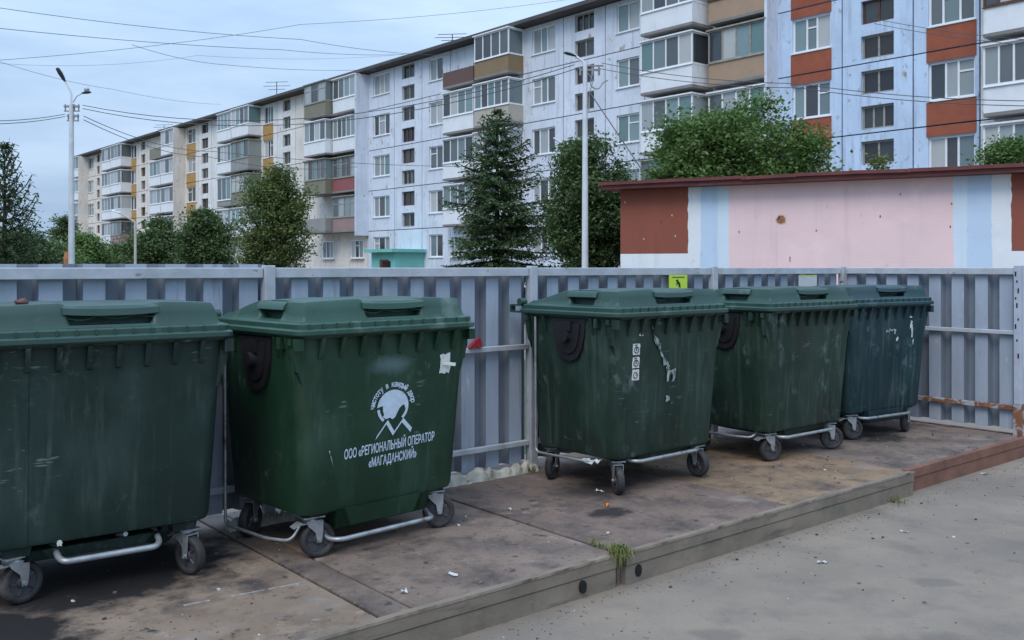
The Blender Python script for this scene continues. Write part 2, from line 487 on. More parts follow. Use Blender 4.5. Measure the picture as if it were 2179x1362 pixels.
for p in posts:
    o = MB().box(p - .036, p + .036, -.042, .019, -.02, FT + .012).build('post', M['frame_steel'], back)
    bv = o.modifiers.new('bevel', 'BEVEL'); bv.width = .006; bv.segments = 2
# side fence comes from the corner towards the road
corner = fpt(4.62, -.03)
side = tag(empty('corrugated_fence', (corner.x, corner.y, PLAT), FANG - math.pi / 2), 'short corrugated fence return with rusty bottom rail beside the blue green bin', 'fence')
# local x runs from the corner to the road, local -y faces the bins
SL = 1.86
mb = sheet_mesh(.02, SL - .02, .05, FT - .01, phase=.05)
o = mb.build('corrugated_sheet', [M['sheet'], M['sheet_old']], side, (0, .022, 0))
for (zc, hh, mm_) in [(FT - .035, .033, 'frame_steel'), (.98, .02, 'frame_steel'), (.26, .024, 'rust_frame')]:
    o = MB().box(.04, SL - .03, -.022, .016, zc - hh, zc + hh).build('rail', M[mm_], side)
    bv = o.modifiers.new('bevel', 'BEVEL'); bv.width = .004; bv.segments = 1
o = MB().box(SL - .03, SL + .035, -.045, .035, .30, FT + .02).build('post', M['post_end'], side)
bv = o.modifiers.new('bevel', 'BEVEL'); bv.width = .005; bv.segments = 2
o = MB().box(SL - .032, SL + .037, -.047, .037, -.03, .298).build('post_base', M['rust_frame'], side)
o['label'] = 'rusty foot of the end post'
for k, zz in enumerate([1.52, 1.46, 1.36, 1.30, 1.22, 1.10, 1.02, .9, .74]):
    hl = MB().box(SL - .005 + .012 * (k % 3 - 1), SL + .008 + .012 * (k % 3 - 1), -.0475, -.044, zz, zz + (.02 if k % 2 else .045))
    hl.build('bolt_hole', M['hole'], side)


# ------------------------------------------------------------------ wheeled bins
def rr(w, d, r, z, n=5, crease=0.0, cx_=.33):
    """rounded rectangle ring; the front edge (-y) can be set back between two creases"""
    P = []
    for (sx, sy, a0) in ((1, -1, -90), (1, 1, 0), (-1, 1, 90), (-1, -1, 180)):
        for k in range(n + 1):
            a_ = R(a0 + 90 * k / n)
            P.append((sx * (w - r) + r * math.cos(a_), sy * (d - r) + r * math.sin(a_), z))
    P += [(-cx_, -d, z), (-cx_ + .008, -d + crease, z), (cx_ - .008, -d + crease, z), (cx_, -d, z)]
    return P

def yfront(z):
    return -(.408 + (z - .25) * .058 / .985)
def wside(z):
    return .546 + (z - .25) * .050 / .985

def body_mesh(name, m, crease, belly=False, lift=0.0):
    mb = MB()
    zs = [(.248 + lift, -.03, .07), (.258 + lift, -.008, .085), (.285 + lift, 0, .09), (.60, 0, .085), (.93, 0, .08), (1.12, 0, .075), (1.245, 0, .07)]
    mb.loft([rr(wside(z) + k, -yfront(z) + k, r_, z, crease=crease) for z, k, r_ in zs])
    # belly between the wheels
    if belly: mb.loft([rr(.27, .34, .08, .135), rr(.305, .390, .08, .155), rr(.325, .4085, .06, .26)])
    else: mb.loft([rr(.27, .30, .08, .185), rr(.30, .345, .08, .2), rr(.315, .362, .06, .25)])
    # wheel housings at the corners
    for sx in (-1, 1):
        for sy in (-1, 1):
            x0, y0 = (-.365 if lift and sx < 0 else sx * .415), sy * .305
            mb.loft([[(x0 + dx, y0 + dy, z) for dx, dy, z in [(-q, -q, zz), (q, -q, zz), (q, q, zz), (-q, q, zz)]] for zz, q in ((.234, .056), (.26 + lift, .066))])
    # rim flange
    mb.loft([rr(.612, .492, .07, 1.226), rr(.618, .498, .07, 1.236), rr(.618, .498, .07, 1.247)], True, True)
    # gussets under the rim: front and back rows, then the two sides
    for k in range(8):
        x = -.47 + .94 * k / 7
        for s in (1, -1):
            d = yfront(1.13)
            tri = [(s * (d + .02), 1.10), (s * (d - .006), 1.115), (s * -.505, 1.228), (s * (d + .02), 1.228)]
            mb.prism(tri, 'x', x - .012, x + .012)
    for k in (0, 1, 5, 6):
        y = -.36 + .72 * k / 6
        for s in (1, -1):
            d = wside(1.13)
            tri = [(s * (d - .02), 1.11), (s * (d + .005), 1.12), (s * .628, 1.228), (s * (d - .02), 1.228)]
            mb.prism(tri, 'y', y - .011, y + .011)
    # stepped corner brackets
    for s in (1, -1):
        for y in (-.415, .415):
            out_ = [(.54, 1.226), (.632, 1.226), (.632, 1.19), (.622, 1.185), (.620, 1.13), (.605, 1.085), (.600, 1.05), (.585, 1.04), (.57, .99), (.54, .96)]
            mb.prism([(s * x, z) for x, z in out_], 'y', y - .016, y + .016)
        # square lift lugs below the rim
        for y in (-.47, -.30):
            mb.box(*sorted((s * .585, s * .632)), y - .018, y + .018, 1.165, 1.228)
    return mb.mesh(name, m, smooth=35)

def lid_height(x, y, px0, px1):
    cl = lambda t: max(0.0, min(1.0, t))
    sm = lambda t: t * t * (3 - 2 * t)
    hx = sm(cl((.578 - abs(x)) / .045))
    hf = sm(cl((y + .462) / .038))
    hb = 1.0 if y < .02 else 1.0 - .78 * sm(cl((y - .02) / .44))
    hb *= sm(cl((.475 - y) / .03))
    top = .104 + .016 * (1 - (x / .6) ** 2)
    if abs(x - (px0 + px1) / 2) < (px1 - px0) / 2 + .03:
        k = cl(((px1 - px0) / 2 + .03 - abs(x - (px0 + px1) / 2)) / .05)
        top -= .012 * sm(k) * cl((.1 - y) / .2)
    H = top * min(hx, hf) * hb
    # grab pocket at the front
    kx = cl((x - px0) / .022) * cl((px1 - x) / .022); ky = cl((-.355 - y) / .022)
    H = H * (1 - sm(kx) * sm(ky)) + .012 * sm(kx) * sm(ky) * min(1, H / .012 if H > 0 else 0)
    # grab pockets at both sides
    ky = cl((y + .23) / .02) * cl((.03 - y) / .02); kx = cl((abs(x) - .485) / .02)
    H = H * (1 - sm(kx) * sm(ky)) + .010 * sm(kx) * sm(ky) * min(1, H / .01 if H > 0 else 0)
    return H

def lid_mesh(name, m, px0, px1):
    mb = MB()
    n = 5
    mb.loft([rr(.628, .508, .06, 1.240), rr(.635, .515, .06, 1.248), rr(.635, .515, .06, 1.268), rr(.630, .510, .06, 1.274), rr(.618, .499, .06, 1.278),
             rr(.618, .499, .06, 1.302), rr(.613, .494, .06, 1.308), rr(.597, .479, .05, 1.3125)], True, True)
    NX, NY = 110, 90
    b0 = len(mb.v)
    xs_ = np.linspace(-.592, .592, NX); ys_ = np.linspace(-.474, .476, NY)
    for y in ys_:
        for x in xs_:
            mb.v.append((x, y, 1.3115 + lid_height(x, y, px0, px1)))
    for j in range(NY - 1):
        for i in range(NX - 1):
            q = b0 + j * NX + i
            mb.face((q, q + 1, q + NX + 1, q + NX))
    # small ratchet notches along the rim frame
    for k in range(14):
        x = -.56 + 1.12 * k / 13
        mb.box(x - .004, x + .004, -.507, -.494, 1.279, 1.306)
    # hollow lift brackets and hinge barrels at the back
    for s in (-1, 1):
        a, b = sorted((s * .585, s * .632))
        mb.box(a, b, .50, .600, 1.243, 1.256); mb.box(a, b, .50, .600, 1.294, 1.306); mb.box(a, b, .588, .601, 1.257, 1.293)
    for s in (-1, 1):
        mb.tube([(s * .56, .505, 1.325), (s * .62, .505, 1.325)], .028, 10)
        mb.tube([(s * .18, .505, 1.325), (s * .26, .505, 1.325)], .028, 10)
    return mb.mesh(name, m, smooth=38)

def handle_mesh(name, m, px0, px1):
    """bridges over the grab pockets, so each pocket is a slot below a bar"""
    mb = MB()
    n = 12
    f = lambda u: px0 - .012 + (px1 - px0 + .024) * u
    dz = lambda u: -.010 * math.sin(math.pi * u) ** .7
    z = 1.3115
    rings = []
    for k in range(n + 1):
        u = k / n; x = f(u); t = lid_height(x, -.30, 5, 6) - .010
        rings.append([(x, -.452, z + .066 + dz(u)), (x, -.430, z + .066 + dz(u)), (x, -.330, z + t - .02), (x, -.330, z + t + .001 + dz(u) * .2), (x, -.425, z + t - .002 + dz(u) * .4), (x, -.445, z + t - .012 + dz(u))])
    mb.loft(rings)
    res = [('handle', mb.mesh(name, m, smooth=30))]
    mb = MB()                                  # loose rubber lip hanging in the slot
    mb.tube([(f(u), -.436, z + .058 - .026 * abs(math.sin(2.6 * math.pi * u)) * (1 - .5 * u)) for u in [k / 14 for k in range(15)]], .0035, 5)
    res.append(('rubber_lip', mb.mesh('rubber_lip', m)))
    for s in (-1, 1):
        mb = MB()
        rings = [[(s * .570, y, z + .062), (s * .548, y, z + .062), (s * .47, y, z + .088), (s * .47, y, z + .103), (s * .545, y, z + .100), (s * .562, y, z + .084)] for y in (-.245, -.10, .045)]
        mb.loft(rings)
        res.append(('handle', mb.mesh(name, m, smooth=30)))
    return res

def trunnion_mesh(s):
    mb = MB()
    # cup shaped plate with a stub pin
    pl = [(-.175, 1.218), (-.165, 1.11), (-.14, 1.01), (-.095, .94), (-.02, .915), (.06, .93), (.11, .98), (.14, 1.07), (.16, 1.15), (.175, 1.218)]
    mb.prism(pl, 'x', s * .50, s * .604)
    inner = [(y * .72, 1.10 + (z - 1.10) * .72) for y, z in pl]
    mb.prism(inner, 'x', s * .604, s * .614)
    mb.tube([(s * .60, 0, 1.09), (s * .635, 0, 1.09), (s * .655, 0, 1.09)], [.045, .040, .040], 12)
    mb.box(*sorted((s * .61, s * .630)), -.05, .05, 1.13, 1.20)
    return mb.mesh('trunnion', M['black'], smooth=40)

def tyre_mesh():
    mb = MB(); n = 28
    prof = [(-.018, .066), (-.024, .072), (-.0255, .088), (-.021, .097), (-.011, .1), (.011, .1), (.021, .097), (.0255, .088), (.024, .072), (.018, .066)]
    k = len(prof)
    for i in range(n):
        a_ = 2 * math.pi * i / n
        for (y, r_) in prof:
            mb.v.append((r_ * math.cos(a_), y, r_ * math.sin(a_)))
    for i in range(n):
        j = (i + 1) % n
        for q in range(k):
            p = (q + 1) % k
            mb.face((i * k + q, i * k + p, j * k + p, j * k + q))
    return mb.mesh('tyre', M['rubber'], smooth=50)
def hub_mesh():
    mb = MB()
    mb.tube([(0, -.014, 0), (0, .014, 0)], .0675, 24)
    for s in (-1, 1):
        mb.tube([(0, s * .014, 0), (0, s * .026, 0)], [.03, .024], 14)
        for q in range(5):
            a_ = 2 * math.pi * q / 5
            mb.tube([(0, s * .015, 0), (.062 * math.cos(a_), s * .015, .062 * math.sin(a_))], .006, 5)
    return mb.mesh('hub', M['hub'], smooth=40)
def fork_mesh(brake):
    """swivel at the origin (top of plate z=.235), wheel hangs behind at x=-.035"""
    mb = MB()
    mb.box(-.062, .062, -.05, .05, .228, .236)
    mb.tube([(0, 0, .212), (0, 0, .229)], [.038, .03], 16)
    mb.box(-.055, .04, -.037, .037, .205, .2125)
    for s in (-1, 1):
        arm = [(-.058, .21), (.042, .21), (.030, .185), (-.012, .145), (-.022, .088), (-.048, .088), (-.056, .15)]
        mb.prism(arm, 'y', s * .031, s * .0355)
    mb.tube([(-.035, -.045, .1), (-.035, .045, .1)], .0105, 10)
    if brake:
        mb.box(.035, .075, -.03, .03, .196, .202)
        mb.prism([(.06, .202), (.11, .178), (.115, .184), (.07, .21)], 'y', -.026, .026)
    return mb.mesh('caster', M['galv'], smooth=40)
TYRE, HUB, FORK_B, FORK = tyre_mesh(), hub_mesh(), fork_mesh(True), fork_mesh(False)
TRUN = {1: trunnion_mesh(1), -1: trunnion_mesh(-1)}

def make_bin(loc, deg, scale, body_m, lid_m, label, crease, casters, zbar, px=(-.17, .25), rod=True, bar='front', belly=False, lift=0.0, caster_x=(-.435, .435)):
    root = empty('wheeled_bin', (loc[0], loc[1], PLAT), R(deg))
    root.scale = (scale,) * 3
    tag(root, label, 'bin', 'wheeled bins on the platform')
    body = link('body', body_mesh('body', M[body_m], crease, belly, lift), root)
    lid = link('lid', lid_mesh('lid', M[lid_m], *px), root)
    for hn, hm in handle_mesh('handle', M[lid_m], *px): link(hn, hm, lid)
    for s in (-1, 1): link('trunnion', TRUN[s], root)
    for (sx, sy), h_ in zip(((-1, -1), (1, -1), (-1, 1), (1, 1)), casters):
        cs = link('caster', FORK_B if sy < 0 else FORK, root, (caster_x[sx > 0], sy * .318, 0), (0, 0, R(h_)))
        link('tyre', TYRE, cs, (-.035, 0, .1))
        link('hub', HUB, cs, (-.035, 0, .1))
    mb = MB()
    if bar == 'front':
        mb.tube(fillet([(-.36, -.24, zbar + .08), (-.36, -.36, zbar), (-.32, -.43, zbar), (.34, -.43, zbar), (.37, -.36, zbar), (.37, -.24, zbar + .08)], .06), .0135, 10)
    elif bar == 'u':
        mb.tube(fillet([(-.20, -.22, zbar + .08), (-.19, -.40, zbar + .01), (-.17, -.445, zbar), (.25, -.445, zbar), (.28, -.40, zbar + .01), (.28, -.22, zbar + .08)], .07), .0155, 10)
        mb.tube([(.12, -.38, zbar + .07), (.10, -.3, zbar + .05)], .012, 8)
    mb.build('pedal_bar', M['galv'], root, smooth=50)
    if rod:
        mb = MB()
        zz = zbar - .005
        mb.tube(fillet([(-.615, .33, 1.22), (-.612, .33, zz + .02), (-.612, .30, zz), (-.59, -.10, zz), (-.52, -.25, zz), (-.45, -.25, zz + .09)], .05), .0095, 8)
        mb.build('lid_linkage', M['galv'], root, smooth=50)
    return root, body, lid

bin1, body1, lid1 = make_bin((-2.252, 4.922), 36.0, 1.0, 'bin_old', 'lid_green', 'dark green bin with a brown lump on its lid, cut off by the picture edge', .006, (200, 112, 40, 150), .2, bar='u', rod=True, lift=.03, caster_x=(-.37, .435))
bin2, body2, lid2 = make_bin((-1.019, 5.700), 44.3, .997, 'bin_new', 'lid_new', 'clean green bin with white mountain emblem and Cyrillic lettering on its front', 0.0, (170, 155, 30, 120), .10, belly=True)
bin3, body3, lid3 = make_bin((.864, 7.181), 40.9, 1.012, 'bin_dark', 'lid_green', 'scuffed dark green bin with three small white stickers in a column', .006, (58, 84, 25, 100), .225)
bin4, body4, lid4 = make_bin((2.250, 8.270), 38.5, 1.006, 'bin_dark', 'lid_green', 'scratched dark green bin without stickers, second from the side fence', .006, (165, 140, 20, 80), .2)
bin5, body5, lid5 = make_bin((3.331, 9.237), 33.0, 1.003, 'bin_blue', 'lid_blue', 'dark blue green bin nearest the side fence with white drips at the top', .004, (160, 20, 60, 70), .2, belly=True)

def front_mat(x, z, off=.0025):
    """matrix of the tilted front face of a bin body at (x, z): local x right, local y up the face, local z outwards"""
    tilt = math.atan(.058 / .985)
    return Matrix.Translation((x, yfront(z) - off, z)) @ Matrix.Rotation(R(90) + tilt, 4, 'X')

def text_mesh(s, size, name='lettering', bold=.0, align='CENTER', sx=1.0):
    cu = bpy.data.curves.new(name, 'FONT')
    cu.body = s; cu.size = size; cu.align_x = align; cu.offset = bold; cu.fill_mode = 'FRONT'; cu.resolution_u = 3
    o = bpy.data.objects.new(name, cu); COL.objects.link(o)
    dg = bpy.context.evaluated_depsgraph_get()
    me = bpy.data.meshes.new_from_object(o.evaluated_get(dg))
    bpy.data.objects.remove(o); bpy.data.curves.remove(cu)
    return me

def add_mesh_xy(mb, me, fn):
    b = len(mb.v)
    mb.v += [fn(v.co.x, v.co.y) for v in me.vertices]
    for p in me.polygons: mb.face([b + i for i in p.vertices])

# emblem and lettering of the second bin, printed on its front (plane coordinates: x, height)
logo = MB()
def flat(pts): logo.poly([(x, y, 0) for x, y in pts])
me = text_mesh('ООО «РЕГИОНАЛЬНЫЙ ОПЕРАТОР', .074, bold=.0012)
wid = max(v.co.x for v in me.vertices) - min(v.co.x for v in me.vertices)
cxm = (max(v.co.x for v in me.vertices) + min(v.co.x for v in me.vertices)) / 2
add_mesh_xy(logo, me, lambda x, y: ((x - cxm) * .645 / wid + .03, (y) + .553 + (x - cxm) * .02, 0))
me = text_mesh('«МАГАДАНСКИЙ»', .074, bold=.0012)
wid = max(v.co.x for v in me.vertices) - min(v.co.x for v in me.vertices)
cxm = (max(v.co.x for v in me.vertices) + min(v.co.x for v in me.vertices)) / 2
add_mesh_xy(logo, me, lambda x, y: ((x - cxm) * .345 / wid + .047, y + .476 + (x - cxm) * .02, 0))
EC = (.034, .800)                              # emblem centre
RX, RY = .112, .100
def ell(a, k=1.0): return (EC[0] + RX * k * math.cos(a), EC[1] + RY * k * math.sin(a))
# globe cap with a ragged lower edge, and the two rim arcs that run down to the zigzag
low = [(-.090, .010), (-.074, .012), (-.070, -.020), (-.062, -.042), (-.072, -.050), (-.048, -.066), (-.020, -.060), (-.002, -.072), (.016, -.062),
       (.030, -.038), (.046, -.012), (.066, .004), (.082, .006), (.088, -.014)]
cap = [ell(R(d_)) for d_ in range(-4, 185, 7)]
flat(cap + [(EC[0] + x, EC[1] + y) for x, y in low])
for (a0, a1) in ((-5, -48), (185, 232)):
    for k in range(8):
        p, q = R(a0 + (a1 - a0) * k / 8), R(a0 + (a1 - a0) * (k + 1) / 8)
        flat([ell(p), ell(q), ell(q, .84), ell(p, .84)])
zig = [(-.088, -.168), (-.022, -.076), (.012, -.124), (.070, -.082), (.140, -.140)]
zg = [(-.080, .632), (-.006, .716), (.043, .645), (.106, .716), (.172, .650)]
for k in range(4):
    (x0, y0), (x1, y1) = zg[k], zg[k + 1]
    t_ = .024
    flat([(x0 - .004, y0 - t_ / 2), (x1 - .004, y1 - t_ / 2), (x1 + .006, y1 + t_ / 2), (x0 + .006, y0 + t_ / 2)])
word = 'чистоту в каждый двор'
for i, ch in enumerate(word):
    if ch == ' ': continue
    a_ = R(176 - 166 * i / (len(word) - 1))
    me = text_mesh(ch, .046, bold=.0012)
    ca, sa = math.cos(a_ - math.pi / 2), math.sin(a_ - math.pi / 2)
    bx_, by_ = EC[0] + (RX + .020) * math.cos(a_), EC[1] + (RY + .018) * math.sin(a_)
    add_mesh_xy(logo, me, lambda x, y: (bx_ + x * .8 * ca - y * sa, by_ + x * .8 * sa + y * ca, 0))
# map the plane coordinates on the tilted front
def on_front(mb, off=.003):
    mb.v = [(x, yfront(y) - off - z, y) for x, y, z in mb.v]
    return mb
me = on_front(logo).mesh('emblem', M['print'])
link('emblem', me, body2)
def sticker(body, x0, x1, z0, z1, m, name='sticker', tear=0.0, seed=0, off=.003):
    rnd = random.Random(seed)
    pts = []
    for (xa, za, xb, zb) in ((x0, z0, x1, z0), (x1, z0, x1, z1), (x1, z1, x0, z1), (x0, z1, x0, z0)):
        for k in range(4):
            u = k / 4
            pts.append((xa + (xb - xa) * u + rnd.uniform(-tear, tear), za + (zb - za) * u + rnd.uniform(-tear, tear), 0))
    mb = MB(); mb.poly(pts)
    return link(name, on_front(mb, off).mesh(name, m), body)
sticker(body2, .375, .452, .968, 1.085, M['paper'], 'notice', .007, 3)
fl = MB().poly([(.385, 1.02, .004), (.47, 1.008, .03), (.475, 1.028, .03), (.39, 1.04, .004)])
link('notice_flap', on_front(fl, .004).mesh('notice_flap', M['paper']), body2)
MBs = MB().poly([(-.395, .60, 0), (-.388, .603, 0), (-.372, .55, 0), (-.362, .505, 0), (-.372, .535, 0)])
link('scratch', on_front(MBs).mesh('scratch', M['tape']), body2)
add_zone(M['bin_new'], (.02, -.45, 1.045), (.16, .3, .05), (0.11, 0.17, 0.18), soft=.8, nscale=9, amount=.7)
# three little stickers with a round mark, torn film and white specks on the third bin
for k, (za, zb) in enumerate([(.975, 1.055), (.885, .962), (.80, .875)]):
    st = sticker(body3, -.418, -.345, za, zb, M['paper'] if k < 2 else M['paper'], 'sticker', .003, 20 + k)
    cz, cx2 = (za + zb) / 2, -.381
    mk = MB()
    for q in range(16):
        a0, a1 = 2 * math.pi * q / 16, 2 * math.pi * (q + 1) / 16
        ro, ri = (.026, .018) if k < 2 else (.024, .017)
        mk.poly([(cx2 + ro * math.cos(a0), cz - .004 + ro * math.sin(a0), 0), (cx2 + ro * math.cos(a1), cz - .004 + ro * math.sin(a1), 0),
                 (cx2 + ri * math.cos(a1), cz - .004 + ri * math.sin(a1), 0), (cx2 + ri * math.cos(a0), cz - .004 + ri * math.sin(a0), 0)])
    if k < 2:
        mk.poly([(cx2 - .006, cz - .012, 0), (cx2 + .006, cz - .012, 0), (cx2 + .006, cz + .012, 0), (cx2 - .006, cz + .012, 0)])
        mk.poly([(cx2 - .02, cz + .024, 0), (cx2 + .008, cz + .028, 0), (cx2 + .008, cz + .035, 0), (cx2 - .02, cz + .032, 0)])
    else:
        mk.poly([(cx2 + .002, cz - .006, 0), (cx2 + .012, cz - .006, 0), (cx2 + .012, cz + .004, 0), (cx2 + .002, cz + .004, 0)])
    link('printed_mark', on_front(mk, .0045).mesh('printed_mark', M['ink']), st)
def strip(body, path, wds, m, name, seed=1, hole=.0):
    rnd = random.Random(seed); mb = MB()
    for k in range(len(path) - 1):
        n = 6
        for q in range(n):
            u0, u1 = q / n, (q + 1) / n
            P = lambda u: (path[k][0] + (path[k + 1][0] - path[k][0]) * u, path[k][1] + (path[k + 1][1] - path[k][1]) * u, wds[k] + (wds[k + 1] - wds[k]) * u)
            (xa, za, wa), (xb, zb, wb) = P(u0), P(u1)
            j = lambda: rnd.uniform(-.006, .006)
            if rnd.random() < hole: # an open middle: two thin edges
                mb.poly([(xa - wa, za, 0), (xb - wb, zb, 0), (xb - wb + .012, zb, 0), (xa - wa + .014, za, 0)])
                mb.poly([(xa + wa - .010, za, 0), (xb + wb - .013, zb, 0), (xb + wb, zb, 0), (xa + wa, za, 0)])
            else:
                mb.poly([(xa - wa + j(), za, 0), (xb - wb + j(), zb, 0), (xb + wb + j(), zb, 0), (xa + wa + j(), za, 0)])
    link(name, on_front(mb, -.002 if False else .003).mesh(name, m), body)
rnd = random.Random(12)
for poly in ([(-.238, 1.19), (-.222, 1.175), (-.185, 1.10), (-.150, 1.075), (-.128, 1.035), (-.122, .995), (-.140, 1.0), (-.158, 1.03), (-.172, 1.028), (-.195, 1.07), (-.205, 1.13)],
             [(-.130, 1.0), (-.108, .978), (-.070, .935), (-.040, .905), (-.012, .872), (-.030, .862), (-.052, .89), (-.085, .885), (-.090, .93), (-.118, .96)],
             [(-.055, .875), (-.02, .865), (-.015, .838), (-.048, .832)],
             [(-.040, .835), (.055, .852), (.058, .80), (.040, .76), (.010, .755), (.028, .79), (.024, .818), (-.012, .81), (-.018, .765), (-.034, .758)]):
    mbs = MB().poly([(x + rnd.uniform(-.004, .004), z + rnd.uniform(-.004, .004), 0) for x, z in poly])
    link('torn_film', on_front(mbs).mesh('torn_film', M['tape']), body3)
sticker(body3, -.04, .0, .62, .66, M['tape'], 'torn_film', .008, 31)
sticker(body3, -.355, -.318, 1.108, 1.126, M['paper'], 'paper_scrap', .006, 33)
sticker(body3, -.195, -.170, 1.170, 1.190, M['paper'], 'white_spot', .003, 34)
sticker(body3, .02, .035, .595, .612, M['tape'], 'white_spot', .003, 35)
for k, (x0, x1, z0, z1) in enumerate([(.285, .335, 1.118, 1.132), (.30, .33, 1.01, 1.085), (.32, .345, .93, 1.03), (.35, .362, .86, .91), (-.02, .06, 1.005, 1.02), (.06, .075, .975, 1.01), (.09, .115, .90, .935), (-.07, -.01, .99, 1.012)]):
    sticker(body5, x0, x1, z0, z1, M['paper'] if k != 4 and k != 7 else M['tape'], 'paint_drip', .007, 40 + k)
sticker(body1, -.20, -.178, .272, .296, M['paper'], 'white_spot', .004, 50)


# ------------------------------------------------------------------ small things on and around the platform
def lump(name, loc, size, m, seed, label, cat, sub=2, jag=.25, group=None):
    import bmesh
    rnd = random.Random(seed)
    bm = bmesh.new()
    bmesh.ops.create_icosphere(bm, subdivisions=sub, radius=1)
    for v in bm.verts:
        k = 1 + rnd.uniform(-jag, jag)
        v.co = Vector((v.co.x * size[0] * k, v.co.y * size[1] * k, max(-.5, v.co.z) * size[2] * k))
    me = bpy.data.meshes.new(name); bm.to_mesh(me); bm.free(); me.materials.append(m)
    me.polygons.foreach_set('use_smooth', [True] * len(me.polygons))
    o = link(name, me, None, loc, (0, 0, rnd.uniform(0, 6)))
    return tag(o, label, cat, group)

def scrap(name, loc, w, l, m, seed, label, cat='litter', group=None, fold=.3):
    """a creased scrap of paper or film with thickness"""
    rnd = random.Random(seed); mb = MB()
    n = 5
    top = []
    for j in range(n):
        for i in range(n):
            x = (i / (n - 1) - .5) * w + rnd.uniform(-.12, .12) * w
            y = (j / (n - 1) - .5) * l + rnd.uniform(-.12, .12) * l
            top.append((x, y, abs(rnd.gauss(0, fold)) * min(w, l) + .003))
    mb.v = top + [(x, y, z - .002) for x, y, z in top]
    for j in range(n - 1):
        for i in range(n - 1):
            q = j * n + i
            mb.face((q, q + 1, q + n + 1, q + n)); k = q + n * n
            mb.face((k, k + n, k + n + 1, k + 1))
    o = mb.build(name, m, None, loc, (0, 0, rnd.uniform(0, 6)))
    return tag(o, label, cat, group)

M['brown_lump'] = mat('rotten_fruit', (0.14, 0.06, 0.05), 0.7, .3, 20)
M['red'] = mat('red_bag', (0.30, 0.02, 0.025), 0.45, .3, 25, stains=[((0.02, .01, .012), .6, .66, 14, (1, 1, 1))])
M['orange'] = mat('orange_peel', (0.75, 0.22, 0.03), 0.5, .2, 25)
M['white_film'] = mat('white_scrap', (0.60, 0.61, 0.60), 0.6, .2, 20)
M['foam'] = mat('dirty_foam', (0.42, 0.40, 0.34), 0.85, .3, 10, bump=.4, bscale=40, stains=[((0.16, .13, .10), .55, .7, 6, (1, 1, 1)), ((.08, .10, .04), .62, .7, 9, (1, 1, 1))])
c1 = math.cos(R(35.5)); s1 = math.sin(R(35.5))
p = at(93, 653, 4.75)
def on_bin(b, x, y, z):
    return b.matrix_basis @ Vector((x, y, z))
_l = on_bin(bin1, -.335, -.30, 1.3115 + lid_height(-.335, -.30, -.17, .25) + .008)
lump('rotten_fruit', _l, (.028, .022, .02), M['brown_lump'], 3, 'small brown rotten lump lying on the dark green lid', 'fruit')
# red wedge on the middle rail between the second and third bins
o = MB().prism([(-.062, 0), (.062, 0), (.036, .072), (.012, .066)], 'y', -.02, .016)
_r = fpt(-.53, .025, 1.0015)
tag(o.build('plastic_bag', M['red'], None, _r, (0, 0, FANG)), 'small red plastic wedge resting on the middle fence rail', 'bag')

def foam_strip(name, t0, t1, w, hgt, seed, label):
    rnd = random.Random(seed); mb = MB(); n = 26
    prev = None
    for k in range(n + 1):
        t = t0 + (t1 - t0) * k / n
        h_ = hgt * (.55 + .45 * rnd.random())
        ring = [fpt(t, w + .05 + rnd.uniform(-.008, .008), .003), fpt(t, w + .028 + rnd.uniform(-.01, .01), h_ * .75), fpt(t, w, h_), fpt(t, w - .02, h_ * .6), fpt(t, w - .02, .003)]
        ring = [Vector(r_) for r_ in ring]
        if prev: mb.loft([prev, ring], k == 1, k == n)
        prev = ring
    o = mb.build(name, M['foam'])
    return tag(o, label, 'foam')
foam_strip('foam_strip', -.86, .06, .03, .095, 5, 'dirty white foam strip at the fence foot between the lettered and stickered bins')
foam_strip('foam_strip', -2.5, -2.08, .12, .085, 6, 'dirty white foam scrap glimpsed between the first and the lettered bin')
# litter on the platform and on the road
LG = 'white paper scraps on the ground'
scrap('paper_scrap', gp(1275, 1047, PLAT) + Vector((0, 0, .002)), .07, .03, M['white_film'], 1, 'white paper scrap beside the front wheel of the stickered bin')
scrap('paper_scrap', gp(1087, 1086, PLAT) + Vector((0, 0, .002)), .045, .02, M['white_film'], 2, 'white paper scrap near the slab joint between the two middle bins')
scrap('orange_peel', gp(1292, 1081, PLAT) + Vector((0, 0, .004)), .035, .03, M['orange'], 3, 'orange peel scrap beside a dark wet spot', 'peel', fold=.5)
scrap('paper_scrap', gp(965, 1225, PLAT) + Vector((0, 0, .002)), .06, .02, M['white_film'], 4, 'white scrap near the kerb in front of the lettered bin')
scrap('paper_scrap', gp(1750, 1199, 0) + Vector((0, 0, .002)), .06, .018, M['white_film'], 5, 'longer white scrap lying alone in the middle of the road')
scrap('paper_scrap', gp(2095, 1010, 0) + Vector((0, 0, .002)), .06, .03, M['white_film'], 6, 'white scrap on the road near the brown kerb end')
scrap('paper_scrap', gp(1925, 1133, 0) + Vector((0, 0, .002)), .06, .012, M['white_film'], 7, 'thin white scrap on the road below the brown kerb joint')
scrap('paper_scrap', gp(860, 1262, PLAT) + Vector((0, 0, .002)), .03, .02, M['white_film'], 9, 'tiny white scrap by the slab joint at the kerb corner')
scrap('paper_scrap', gp(1710, 950, PLAT) + Vector((0, 0, .002)), .035, .02, M['white_film'], 10, 'tiny white scrap under the scratched bin')
_c = bin3.matrix_basis @ Vector((-.56, -.17, .205))
scrap('paper_scrap', _c, .16, .06, M['white_film'], 14, 'crumpled white film caught on the side bar of the stickered bin')
